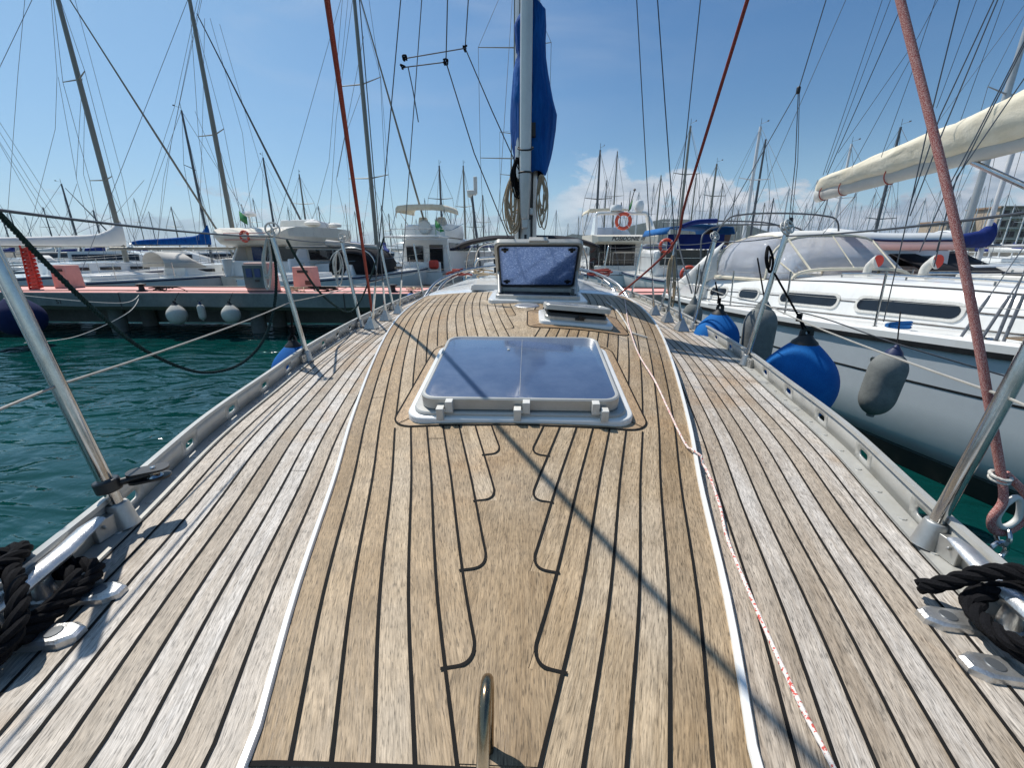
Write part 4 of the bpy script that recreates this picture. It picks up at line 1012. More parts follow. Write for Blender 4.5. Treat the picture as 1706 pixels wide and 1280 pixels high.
# mast, boom, cream cover
MB_Y = 6.55
h = MB(); sec2 = [(.075*math.cos(a), .11*math.sin(a)) for a in [2*math.pi*k/20 for k in range(20)]]
h.loft([[(x, MB_Y+y, z) for x, y in sec2] for z in (1.6, 15.5)]); nm_ = h.build('mast', M['mast_alu'], nb, 60)
for z in (6.2, 10.5):
    for s_ in (-1, 1): h = MB(); h.tube([(0, MB_Y, z), (s_*1.15, MB_Y-.2, z+.06)], [.03, .02], 8); h.build('spreader', M['mast_alu'], nm_)
BA, BB = Vector((0, 2.42, 2.90)), Vector((0, MB_Y-.12, 3.26))
h = MB(); sec3 = [(.075*math.cos(a), .11*math.sin(a)) for a in [2*math.pi*k/18 for k in range(18)]]
h.loft([[p + Vector((x, 0, z)) for x, z in sec3] for p in (BA, BA.lerp(BB, .5), BB)]); boom = h.build('boom', M['canvas_grey'], nb, 60)
h = MB(); h.loft([[BA + Vector((x*1.1, -.03 + .10*i, z*1.1)) for x, z in sec3] for i in (0, 1)]); h.build('boom_end', M['plastic_w'], boom, 60, bevel=.01)
h = MB(); rings = []
for i in range(41):
    t_ = i/40; c = BA.lerp(BB, t_) + Vector((0, -.06 + .0*t_, .07)); ht = interp([(0, .10), (.02, .17), (.1, .20), (.3, .29), (.6, .42), (.8, .60), (.93, .95), (1, 1.25)], t_); wd = interp([(0, .05), (.02, .11), (.3, .14), (.7, .19), (1, .2)], t_); ring = []
    for k in range(28):
        a = 2*math.pi*k/28; fo = 1 + .13*mnoise.noise(Vector((math.cos(a)*1.5, t_*9, math.sin(a)*2))) + .11*mnoise.noise(Vector((math.cos(a)*4, t_*26 + math.sin(a)*3, math.sin(a)*4)))
        sag_ = .045*mnoise.noise(Vector((0, t_*7, 3)))
        ring.append(c + Vector((wd*math.cos(a)*fo, 0, (ht*.5 + ht*.5*math.sin(a)*fo) - (.06 if math.sin(a) < -.3 else 0) + sag_)))
    rings.append(ring)
h.loft(rings); h.build('boom_cover', M['canvas_cream'], boom, 80)
h = MB()
for t_ in (.03, .12, .3):
    h = MB(); c = BA.lerp(BB, t_); h.ring(c, .115, .008, 18, 5, Matrix.Rotation(R(90), 3, 'X')); h.build('lashing', M['rope_redfar'], boom)
h = MB(); a = BA.lerp(BB, .55) + Vector((0, 0, -.1)); b = Vector((0, MB_Y-.15, 1.95)); h.tube([a, a.lerp(b, .45)], .032, 12); h.tube([a.lerp(b, .4), b], .045, 12); h.build('boom_vang', M['steel'], boom)
for p, q in ((BA + Vector((0, .15, -.1)), (.25, 2.0, 1.6)), (BA + Vector((0, .2, -.1)), (-.3, 2.1, 1.6)), (BA + Vector((0, .7, -.1)), (.35, 3.0, 2.2)), (BA + Vector((0, 0, .05)), (0, MB_Y, 15.3))):
    h = MB(); h.tube([p, q], .006, 6); h.build('running_line', M['wire'], nb)
# rigging
for s_ in (-1, 1):
    for (yo, top, r_) in ((6.35, (s_*.06, MB_Y, 6.2), .005), (6.45, (s_*1.13, MB_Y-.2, 6.2), .006), (6.2, (s_*.06, MB_Y, 6.0), .004), (6.5, (s_*.8, MB_Y, 10.5), .004)):
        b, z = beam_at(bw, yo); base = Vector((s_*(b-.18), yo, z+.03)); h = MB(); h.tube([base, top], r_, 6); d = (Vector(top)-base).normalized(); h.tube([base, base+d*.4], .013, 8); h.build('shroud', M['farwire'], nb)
    b, z = beam_at(bw, 6.35); h = MB(); h.lathe([(.09, 0), (.09, .02), (.05, .035), (0, .035)], (s_*(b-.18), 6.38, z+.02), 16); h.build('chainplate', M['steel'], nb)
    prev = None
    for k, y in enumerate((.5, 1.6, 2.9, 4.2, 5.5, 6.9, 8.3, 9.7, 11.0)):
        b, z = beam_at(bw, y); base = Vector((s_*(b-.05), y, z)); top = base + Vector((s_*.03, 0, .62)); h = MB(); h.tube([base, top], .0125, 8); h.tube([base, base+Vector((0, 0, .05))], .022, 8); h.build('stanchion', M['steel'], nb)
        if prev:
            for f in (.97, .52): h = MB(); h.tube(catenary(prev[0].lerp(prev[1], f), base.lerp(top, f), .01, 6), .0032, 5); h.build('lifeline', M['white_wire'], nb)
        prev = (base, top)
h = MB(); h.tube([(0, LN-.2, 1.5), (0, MB_Y, 15.2)], .008, 6); h.tube([(.0, .1, 1.2), (0, MB_Y, 15.3)], .005, 6); h.build('stay', M['farwire'], nb)
for y in (4.0, 4.75):     # cowl vents with red throats
    zc_ = crx(y, 1)[1]+.03; c = Vector((.42, y, zc_)); h = MB(); h.box(c + Vector((0, 0, .02)), (.2, .2, .05)); h.tube(spline([c, c + Vector((0, 0, .12)), c + Vector((-.01, .05, .20)), c + Vector((-.02, .10, .215))], 5), [.05]*6 + [.052]*4 + [.056, .065, .075, .085, .09, .092][:6], 16); o = h.build('cowl_vent', M['plastic_w'], nb)
    h = MB(); e = c + Vector((-.02, .105, .215)); h.lathe([(0, 0), (.084, 0), (.084, .004), (0, .004)], e, 18, Matrix.Rotation(R(-90), 3, 'X')); h.build('throat', M['redcl'], o)
h = MB(); b, z = beam_at(bw, 5.6); 
for k in range(3): h.ring((b-.22, 5.6, z+.05+.018*k), .10, .012, 16, 6, Matrix.Rotation(R(8*k), 3, 'X'))
h.build('rope_bundle', M['canvas_sky'], nb)
h = MB(); b, z = beam_at(bw, 7.2); h.box((b-.24, 7.6, z+.028), (.26, 2.2, .012)); h.build('teak_strip', M['teak_margin'], nb)
h = MB(); b, z = beam_at(bw, 6.0); h.lathe([(0, 0), (.03, 0), (.03, .02), (0, .02)], (b*.985+.004, 5.6, z*.72), 12, Matrix.Rotation(R(90), 3, 'Y')); h.build('hull_outlet', M['steel'], nb)
NBROT = math.atan2(.19, .98)
nb.location = (4.55, 10.45, 0); nb.rotation_euler = (0, 0, math.pi + NBROT)
bpy.context.view_layer.update()
def nbw(x, y, z): return Matrix.Translation(nb.location) @ Matrix.Rotation(math.pi + NBROT, 4, 'Z') @ Vector((x, y, z))
bN, zN = beam_at(bw, 6.0)
longf(1470, 640, 3.55, .135, .56, 'fend_grey', 'large grey cloth covered fender hanging on the neighbour hull', top=atY(1500, 520, 3.9), capm='navy', tilt=6)
line('mooring_line', [(1180, 507, 5.4), (1330, 520, 4.4), (1500, 575, 3.5), (1720, 640, 2.9)], .006, 'wire', 'dark line running along beside the neighbour gunwale')
line('mooring_line', [(1195, 505, 3.4), (1360, 600, 2.9), (1500, 620, 2.9)], .004, 'wire', 'thin black line behind the blue fenders') if False else None
# ================================================================== water, pier, shore
def structure(o): o['kind'] = 'structure'; return o
WL = -.22
h = MB(); h.add([(-6000, -300, WL), (6000, -300, WL), (6000, 9000, WL), (-6000, 9000, WL)], [(0, 1, 2, 3)]); structure(h.build('water', M['water']))
PY0, PY1, PZ = 11.0, 13.1, .92
pier = empty('pier', (0, 12, 0), 'concrete pier with pink painted top crossing the harbour behind the boats', 'pier')
h = MB(); h.box((0, (PY0+PY1)/2, PZ-.22), (120, PY1-PY0, .44)); h.build('slab', M['concrete'], pier, bevel=.015)
h = MB(); h.box((0, (PY0+PY1)/2, PZ+.006), (120, PY1-PY0-.03, .012)); h.build('pink_surface', M['pink'], pier)
for i in range(-9, 10):
    h = MB(); h.box((i*6.1+1.3, (PY0+PY1)/2, PZ+.013), (.03, PY1-PY0-.02, .004)); h.box((i*6.1+1.3, PY0-.002, PZ-.22), (.03, .008, .43)); h.build('joint', M['ink'], pier)
h = MB(); rr = []
for i in range(121):
    x = -60+i; n_ = mnoise.noise(Vector((x*.9, 0, 0))); rr.append([(x, PY0-.004, PZ-.445), (x, PY0-.006, PZ-.36+.05*n_), (x, PY0+.01, PZ-.36+.05*n_), (x, PY0+.01, PZ-.445)])
h.loft(rr); h.build('weed_band', M['weed'], pier)
h = MB(); h.tube(spline([(-40+3*i, PY1-.25+.06*math.sin(i*2.3), PZ+.03) for i in range(28)], 4), .02, 6); h.tube(spline([(-20+2*i, PY0+.35+.10*math.sin(i*1.7), PZ+.03) for i in range(14)], 4), .014, 6); h.build('cable', M['black'], pier)
h = MB()
for i in range(-14, 15): h.cyl((i*4.1+.6, PY0+.6, -1), (i*4.1+.6, PY0+.6, PZ-.44), .2, 12); h.cyl((i*4.1+.6, PY1-.5, -1), (i*4.1+.6, PY1-.5, PZ-.44), .2, 12)
h.box((0, PY1-.2, .2), (120, .2, .7)); h.build('piles', M['concrete'], pier)
def txt(s_, size, mat, parent, loc, rot, name='lettering', depth=.002, italic=0):
    cu = bpy.data.curves.new('t', 'FONT'); cu.body = s_; cu.size = size; cu.extrude = depth; cu.align_x = 'CENTER'; cu.align_y = 'CENTER'; cu.shear = italic; cu.offset = size*.018
    o = bpy.data.objects.new('t', cu); col.objects.link(o); bpy.context.view_layer.update()
    me = bpy.data.meshes.new_from_object(o.evaluated_get(bpy.context.evaluated_depsgraph_get())); bpy.data.objects.remove(o)
    n = bpy.data.objects.new(name, me); col.objects.link(n); me.materials.clear(); me.materials.append(mat)
    n.parent = parent; n.location = Vector(loc) - ROOTLOC.get(parent.name, Vector()); n.rotation_euler = rot; return n
p = atY(98, 503, PY0-.004); txt('51', .17, M['ink'], pier, (p.x, PY0-.004, p.z), (R(90), 0, 0))
def on_pier(px, py, Y): p = atY(px, py, Y); return Vector((p.x, Y, PZ+.012))
# service pedestals
for px, Y, wd, ht, lb, scr in ((118, 12.5, .52, .66, 'pink service box beside the red gangway on the pier', 0), (440, 11.5, .70, .76, 'grey fronted service box with two blue screens on the pier', 1), (513, 12.6, .62, .62, 'pink service box right of the screened one on the pier', 0)):
    c = on_pier(px, 480, Y); o = empty('service_box', c, lb, 'service box')
    h = MB(); h.ext([(-wd/2, 0), (wd/2, 0), (wd/2-.03, ht), (-wd/2+.03, ht)], -.22, .22, lambda x, z, y: (c.x+x, c.y-y, c.z+z)); h.build('body', M['pinkbox'], o, 30, bevel=.02)
    if scr:
        h = MB(); h.box((c.x-.06, c.y-.245, c.z+.40), (.56, .04, .60)); h.build('front', M['plastic_w'] if False else M['concrete'], o, bevel=.01)
        for dx in (-.17, .06): h = MB(); h.box((c.x+dx, c.y-.27, c.z+.50), (.16, .02, .22)); h.build('screen', M['screen'], o)
        h = MB(); h.box((c.x+.02, c.y-.27, c.z+.30), (.12, .02, .06)); h.build('socket', M['ink'], o)
    else:
        h = MB(); h.box((c.x+.02, c.y-.225, c.z+ht*.78), (wd*.5, .02, .07)); h.build('slot', M['ink'], o)
        h = MB(); h.box((c.x+.15, c.y-.225, c.z+ht*.28), (.18, .03, .12)); h.build('socket', M['brown'], o, bevel=.01)
# red upright of a folded gangway
c = on_pier(62, 482, 11.9); t_ = atY(45, 415, 11.9); o = empty('red_gangway', c, 'bright red toothed folded gangway leaning upright on the pier', 'gangway')
h = MB(); 
for k in range(11):
    q = c.lerp(t_, k/10.5); h.box(q + Vector((.0, 0, .05)), (.34 - .008*k, .10, .085), Matrix.Rotation(R(-14), 3, 'Y')); h.box(q + Vector((.02 if k % 2 else -.02, 0, .05)), (.38-.01*k, .05, .05), Matrix.Rotation(R(-14), 3, 'Y'))
h.build('treads', M['redcl'], o, bevel=.01)
h = MB()
for s_ in (-.14, .14): h.tube([c + Vector((s_, -.07, 0)), t_ + Vector((s_*.7, -.07, .1))], .02, 6)
h.build('rail', M['redcl'], o)
# bollards and rope heaps on the pier
for px, lb in ((237, 'black mooring bollard with ropes on the left half of the pier'), (655, 'black mooring bollard on the pier behind the left shrouds')):
    c = on_pier(px, 485, 11.35); o = empty('bollard', c, lb, 'bollard'); h = MB(); h.lathe([(.13, 0), (.13, .02), (.07, .05), (.06, .14), (.12, .17), (.12, .20), (0, .22)], c, 16); h.build('post', M['black'], o)
def heap(px, py, Y, n, R_, mat, label, r=.012, seed=3):
    rnd = random.Random(seed); c = on_pier(px, py, Y); pts = [c + Vector((rnd.uniform(-1, 1)*R_, rnd.uniform(-.25, .25), .02 + rnd.random()*.10)) for _ in range(n)]
    h = MB(); h.tube(spline(pts, 5), r, 6); tag(h.build('rope_heap', M[mat]), label, 'rope')
heap(270, 484, 11.4, 14, .35, 'rope_black', 'dark rope heap beside the left bollard on the pier')
heap(493, 484, 11.4, 22, .40, 'rope_tan', 'tan and yellow rope heap in front of the pink service box')
heap(535, 485, 11.5, 14, .4, 'rope_black', 'black hose heap right of the pink service box', .016, 5)
heap(690, 486, 11.5, 14, .3, 'rope_tan', 'small tan rope heap on the pier left of the coachroof', .012, 6)
# fenders hung on the pier
def pf(px, py, r, mat, lb): 
    p = atY(px, py, PY0-.25); ball(px, py, PY0-.25, r, mat, lb, top=(p.x, PY0-.02, PZ+.02), tall=1.05)
pf(295, 525, .235, 'fend_pale', 'left one of two round pale fenders hung on the pier')
pf(385, 524, .22, 'fend_pale', 'right one of two round pale fenders hung on the pier')
longf(336, 520, PY0-.2, .09, .42, 'fend_pale', 'slim pale fender between the two round ones on the pier', top=atY(336, 500, PY0-.02), capm='navy')
ball(34, 530, 9.6, .46, 'fend_navy', 'huge navy ball fender floating at the left edge before the pier', top=atY(30, 470, 9.6), tall=.95, capm='plastic_w')
ball(686, 500, PY0-.25, .16, 'fend_blue', 'small blue fender hung on the pier beside the coachroof', tall=1.0)
line('mooring_line', [(235, 487, 11.3), (205, 505, 10), (60, 495, 8.5), (-40, 480, 8)], .010, 'rope_white', 'upper pale mooring line hanging from the left bollard')
line('mooring_line', [(235, 487, 11.3), (215, 520, 10.3), (130, 560, 9), (40, 572, 7)], .010, 'rope_white', 'lower pale mooring line running from the left bollard to the water')
line('mooring_line', [(255, 483, 11.3), (300, 480, 11.35), (330, 502, 11.0)], .012, 'rope_black', 'dark line from the rope heap over the pier edge')

# stern rail of the boat just outside the left edge
o = empty('moored_boat', (-12.6, 8.2, 0), 'partly cut off pale boat with stainless pulpit at the left edge', 'boat')
bwx = build_hull(o, 9.5, 3.2, .95, 1.25, M['hullgrey'], M['gelcoat'], rub=M['blackrub'], boot='antifoul')
h = MB(); h.box((0, 4.2, 1.2), (1.7, 3.6, .5)); h.build('cabin', M['gelcoat'], o, bevel=.12)
for s_ in (-1, 1): h = MB(); h.tube(spline([(s_*1.2, 6.6, 1.15), (s_*1.2, 6.7, 1.7), (s_*.6, 8.6, 1.8), (0, 9.5, 1.82)], 5), .014, 7); h.tube([(s_*.75, 8.2, 1.2), (s_*.72, 8.25, 1.78)], .013, 6); h.build('pulpit', M['steel'], o)
o.location = (-12.9, 7.6, 0); o.rotation_euler = (0, 0, R(-55)); ROOTLOC[o.name] = Vector()

# mountains along the horizon, real relief 2.4 km away
RG = [(-1500, 412), (-300, 411), (60, 413), (300, 415), (560, 416), (700, 414), (900, 405), (935, 398), (955, 392), (985, 396), (1020, 387), (1060, 379), (1100, 371), (1142, 372), (1165, 381), (1192, 378), (1215, 377), (1250, 382), (1280, 393), (1330, 396), (1400, 394), (1500, 396), (1600, 387), (1706, 380), (2200, 372), (3400, 380)]
h = MB(); rows = []; D0 = 2400
for j in range(27):
    v = -1 + 2*j/26; row = []
    for i in range(220):
        px = -1400 + 4600*i/219; py = interp(RG, px) ; r_ = ray(px, py); s_ = D0/math.hypot(r_.x, r_.y); zr = max(8, (CAM + r_*s_).z); rr = ray(px, 420); a = math.atan2(rr.x, rr.y)
        dd_ = D0 + v*700; z = zr*1.12*(1-abs(v)**1.4)*(1 + (.30*mnoise.noise(Vector((i*.13, v*3, 1))) + .16*mnoise.noise(Vector((i*.41, v*7, 5))))*min(1, abs(v)*3+.12)) - 1
        row.append((dd_*math.sin(a), dd_*math.cos(a), z))
    rows.append(row)
h.loft(rows, closed=False); structure(h.build('hills', M['hill'], None, 180))
def building(px, Y, wd, ht, dp, z0, lb, floors=3, cols=6, mat='bld', rot=0, roofm='roofs'):
    c = atY(px, 420, Y); c.z = 0; o = empty('building', c, lb, 'building')
    h = MB(); h.box((c.x, Y+dp/2, z0+ht/2), (wd, dp, ht)); h.build('wall', M[mat], o)
    h = MB(); h.box((c.x, Y+dp/2, z0+ht+.35), (wd+1.4, dp+1.4, .7)); h.build('roof', M[roofm], o)
    for f in range(floors):
        h = MB(); h.box((c.x, Y-.6, z0 + ht*(f+.05)/floors), (wd+.6, 1.2, .35)); h.build('balcony', M['gel_cream'], o)
        for k in range(cols): h = MB(); h.box((c.x - wd/2 + wd*(k+.5)/cols, Y-.06, z0+ht*(f+.52)/floors), (wd/cols*.6, .2, ht/floors*.55)); h.build('window', M['brown'], o)
    return o
building(1640, 210, 40, 12, 14, 3, 'long tan terraced building on the shore at the right edge', 3, 9)
building(1712, 200, 34, 17, 14, 3, 'taller tan building cut off by the right edge', 4, 7)
building(1580, 235, 26, 8.5, 12, 2, 'low brown building left of the terraced one', 2, 6)
building(1505, 260, 26, 7.5, 12, 2, 'pinkish low house behind the dodger and tender', 2, 5, 'pinkbox')
h = MB(); rows = []
for i in range(61):
    x = -260 + i*12; n_ = mnoise.noise(Vector((i*.7, 0, 0))); n2_ = mnoise.noise(Vector((i*.7, 5, 0)))
    rows.append([(x, 188 + n_*2, -1), (x, 191 + n2_, 1.5 + n_), (x, 194, 2.7 + n2_*.4), (x, 320, 2.7), (x, 330, -1)])
h.loft(rows, closed=False); structure(h.build('breakwater', M['rock']))

# ================================================================== boats beyond the pier
def sailboat(px, Y, topy, label, Ln=9.5, rot=0, mast='mast_grey', cover=None, spr=(), furl=None, name='sailing_boat', mr=.075, det=1, group=None, lean=0, hullm='hullwhite', sprw=.9, dodger=None, wires=3, bup=0):
    foot = atY(px, 412, Y); top = atY(px, topy, Y); H = top.z
    o = empty(name, (0, 0, 0), label, 'sailing boat', group)
    B = Ln*.31; z0, z1 = .085*Ln+.05, .115*Ln+.08; my = Ln*.56
    b_ = build_hull(o, Ln, B, z0, z1, M[hullm], M['gelcoat'], rub=M['navy'] if det else None, nseg=14 if det else 8, boot='antifoul' if det else None)
    zd = z0+.05; h = MB(); A = [(.30, .36, 0), (.31, .36, .42), (.5, .34, .46), (.64, .26, .36), (.74, .14, .06)]
    h.loft([[(-B*x, Ln*y, zd-.08), (-B*x*.9, Ln*y, zd+z), (0, Ln*y, zd+z+.04), (B*x*.9, Ln*y, zd+z), (B*x, Ln*y, zd-.08)] for y, x, z in A][::-1]); h.build('coachroof', M['gelcoat'], o)
    if det:
        for s_ in (-1, 1):
            for y in (.38, .47, .56): h = MB(); h.box((s_*B*.333, Ln*y, zd+.22), (.03, Ln*.06, .12), Matrix.Rotation(s_*R(-3), 3, 'Z')); h.build('window', M['darkglass'], o)
            h = MB(); pts = [(s_*B*.42, Ln*.06, z0+.6), (s_*B*.49, Ln*.4, zd+.62), (s_*B*.40, Ln*.75, z1+.58), (0, Ln*1.0, z1+.62)]; h.tube(spline(pts, 6), .008, 5)
            for y in (.08, .25, .42, .6, .78, .93): b, z = beam_at(b_, Ln*y); h.tube([(s_*(b-.04), Ln*y, z), (s_*(b-.04), Ln*y, z+.6)], .011, 5)
            h.build('guard_rail', M['steel'], o)
        h = MB(); h.box((0, Ln*.12, z0+.10), (B*.62, Ln*.2, .22)); h.build('cockpit_coaming', M['gelcoat'], o, bevel=.05)
    if dodger:
        h = MB(); h.loft([[(B*.34*math.cos(R(180*k/10)), Ln*y, zd+.35+zz*math.sin(R(180*k/10))**.6) for k in range(11)] for y, zz in ((.24, .62), (.33, .60), (.38, .1))], closed=False); h.build('dodger', M[dodger], o, 70, solid=.02)
    h = MB(); h.tube([(0, my, zd), (0, my, H*.6), (0, my, H)], [mr, mr, mr*.7], 10); mo = h.build('mast', M[mast], o)
    if det:
        h = MB(); h.tube([(0, my, H), (0, my, H+.35)], .012, 4); h.tube([(0, my, H+.12), (.12, my-.25, H+.16)], .008, 4); h.box((.14, my-.28, H+.18), (.02, .1, .06)); h.build('masthead', M['mast_dark'], mo)
    for sy in spr:
        z = atY(px, sy, Y).z
        for s_ in (-1, 1): h = MB(); h.tube([(0, my, z), (s_*sprw, my-.15, z+.05)], [.03, .018], 6); h.build('spreader', M[mast], mo)
    zs = [atY(px, sy, Y).z for sy in spr] or [H*.55]
    ww = .009 if Y < 24 else .011 if Y < 40 else .014
    for s_ in (-1, 1):
        b, z = beam_at(b_, my-.2); ch = (s_*(b-.08), my-.25, z)
        path = [ch] + [(s_*sprw, my-.15, q+.05) for q in sorted(zs)] + [(0, my, H-.1)]
        h = MB(); h.tube(path, ww, 4); 
        if wires > 2: h.tube([(s_*(b-.1), my+.15, z), (0, my, min(zs))], ww, 4)
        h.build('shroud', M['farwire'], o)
    h = MB(); bt = Vector((0, Ln-.15, z1+.05)); tp = Vector((0, my+.05, H*.985))
    if furl: h.tube([bt, bt.lerp(tp, .03), bt.lerp(tp, .5), bt.lerp(tp, .97)], [.03, .055, .05, .02], 8); h.build('furled_sail', M[furl], o)
    else: h.tube([bt, tp], ww, 4); h.build('forestay', M['farwire'], o)
    h = MB(); h.tube([(0, .1, z0), (0, my, H)], ww, 4); h.build('backstay', M['farwire'], o)
    bz = zd + 1.15 + bup; e = Ln*.12
    h = MB(); h.tube([(0, my-.1, bz), (0, e, bz-.05)], .055, 8); bo = h.build('boom', M[mast], o)
    if cover:
        h = MB(); rr = []
        for i in range(13):
            t_ = i/12; y = lerp(my+.12, e-.05, t_); ht = interp([(0, 1.1), (.06, .75), (.18, .44), (.5, .32), (.9, .2), (1, .1)], t_); wd_ = .17*(1-.45*t_)
            rr.append([(wd_*math.cos(a)*(1+.1*math.sin(i*2.1+a*3)), y, bz+.02 + ht*.5*(1+math.sin(a)) - .06*(math.sin(a) < 0)) for a in [2*math.pi*k/12 for k in range(12)]])
        h.loft(rr); h.build('boom_cover', M[cover], bo, 80)
    o.rotation_euler = (0, 0, R(rot)); Q = Matrix.Rotation(R(rot), 3, 'Z'); o.location = Vector((foot.x, Y, 0)) - Q @ Vector((0, my, 0))
    return o
SB = {}
SB['a'] = sailboat(205, 19.5, -62, 'tall grey masted sailing boat with off white boom cover, leftmost beyond the pier', 11.5, -27, cover='canvas_white', spr=(131, 300), furl='mast_grey', mr=.10, sprw=1.15)
SB['b'] = sailboat(393, 20.5, -8, 'sailing boat with tall mast and dark furled foresail behind the cream motor yacht', 10.5, -30, dodger='canvas_grey', spr=(224,), furl='mast_dark', mr=.10, sprw=1.15)
sailboat(349, 26, 183, 'sailing boat with dark mast and bright blue boom cover left of the cream yacht', 8.5, -70, bup=.45, mast='mast_dark', cover='canvas_blue', spr=(281,), mr=.07)
SB['h'] = sailboat(628, 21, -62, 'sailing boat with tall double spreader mast behind the red halyard', 11, -24, spr=(140, 297), furl='mast_grey', mr=.095, sprw=1.2)
sailboat(133, 34, 306, 'smaller sailing boat with thin slanted dark mast left of the tall grey mast', 8, -40, mast='mast_dark', furl='mast_dark', dodger='canvas_white')
sailboat(462, 33, 262, 'sailing boat with thin dark mast right of the dark furled foresail', 8.5, -20, mast='mast_dark', dodger='canvas_black')
sailboat(515, 36, 290, 'sailing boat with radar on its mast above the black awning boat', 9, 10, spr=(340,), dodger='canvas_navy')
sailboat(738, 30, 276, 'sailing boat with dark mast rising behind the white trawler bimini', 9.5, 4, mast='mast_dark', spr=(332,), sprw=.8)
sailboat(776, 32, 276, 'sailing boat with slim grey mast right of the white trawler', 9.5, -5, spr=(345,), sprw=.6)
sailboat(857, 24, -70, 'sailing boat hidden behind our mast with three spreader pairs showing', 11, -6, spr=(79, 264), sprw=1.75, mr=.06)
sailboat(852, 33, 215, 'smaller masted sailing boat behind our mast, short spreaders seen left of the ropes', 9, 0, spr=(222, 292, 368), sprw=.8, mr=.05)
sailboat(806, 44, 325, 'small sailing boat with stubby mast between trawler and our mast', 8, 0, spr=(371,), sprw=.7, det=0)
sailboat(991, 27, 250, 'sailing boat with black topped mast behind the radar arch yacht', 9.5, 6, mast='mast_dark', spr=(332,), sprw=.8)
sailboat(1128, 26, 210, 'tallest grey mast among the boats left of the red rope', 9.5, 8, spr=(291,), sprw=.75)
sailboat(1090, 40, 292, 'sailing boat with forked looking mast top before the cloud', 8.5, 6, mast='mast_grey', det=0)
sailboat(1176, 30, 273, 'sailing boat whose mast crosses the cloud beside the red rope', 9, 20, mast='mast_grey', spr=(327,), sprw=.9)
sailboat(1236, 23.5, 211, 'sailing boat with white mast and one spreader pair above the blue awning', 10, 14, mast='mast_white', spr=(300,), sprw=.9, mr=.085)
sailboat(1247, 30, 232, 'sailing boat with thin dark mast just right of the white one', 9, 4, mast='mast_dark', det=0)
sailboat(1297, 36, 314, 'sailing boat with short white mast right of the two tall masts', 8, 4, mast='mast_white', det=0)
sailboat(1382, 26, 240, 'sailing boat with white mast touching the end of the cream boom cover', 9.5, 12, mast='mast_white', spr=(330,))
sailboat(1452, 24, 212, 'sailing boat with black topped mast rising above the cream boom cover', 9, 10, mast='mast_dark', spr=(365,))
sailboat(1600, 17.5, -30, 'sailing boat with thick pale mast and spreaders behind the right boom cover', 11, 20, mast='mast_alu', spr=(158,), mr=.11, sprw=1.4, hullm='navy')
# further ranks of masts
rnd = random.Random(11)
FAR = [(58, 360), (92, 345), (172, 350), (243, 330), (262, 352), (300, 344), (415, 340), (435, 330), (489, 345), (539, 343), (553, 370), (583, 340), (597, 352), (608, 368), (641, 342), (652, 356), (696, 365), (712, 330), (753, 350), (790, 345), (1004, 300), (1018, 252), (1030, 337), (1043, 318), (1057, 320), (1080, 305), (1102, 316), (1113, 330), (1146, 290), (1163, 296), (1190, 305), (1212, 322), (1222, 350), (1262, 338), (1275, 330), (1311, 350), (1330, 338), (1345, 345), (1362, 330), (1372, 350), (1405, 318), (1420, 342), (1437, 320), (1459, 300), (1475, 330), (1499, 310), (1520, 330), (1541, 315), (1556, 335), (1574, 322), (1592, 327), (1610, 310), (1628, 330), (1652, 322), (1668, 340), (1690, 330), (1701, 345), (20, 330), (35, 350), (672, 372), (730, 362), (815, 360), (925, 350), (945, 372), (962, 360), (1340, 300)]
for i, (px, ty) in enumerate(FAR):
    mm = rnd.choice(('mast_grey', 'mast_dark', 'mast_grey', 'mast_white')) if px < 1300 else 'mast_white'; Y = rnd.choice((44, 52, 60, 70, 82, 95)); Y = Y if ty > 300 else 44
    cv = rnd.choice((None, 'canvas_navy', 'canvas_white'))
    rg = 'left half' if px < 600 else 'behind the trawler' if px < 880 else 'near the cloud' if px < 1230 else 'behind the dodger' if px < 1400 else 'under the cream boom' if px < 1560 else 'beside the right edge'
    lb_ = 'small far %s masted sailing boat%s, %s' % ({'mast_grey': 'grey', 'mast_dark': 'dark', 'mast_white': 'white'}[mm], {None: '', 'canvas_navy': ' with navy boom cover', 'canvas_white': ' with white boom cover'}[cv], rg)
    sailboat(px, Y, ty, lb_, rnd.uniform(8, 10), rnd.uniform(-25, 25), mast=mm, spr=(lerp(ty, 420, .45),) if i % 2 else (), det=0, name='distant_sailing_boat', group=lb_ + ' (alike)', mr=.07, cover=cv, wires=2)

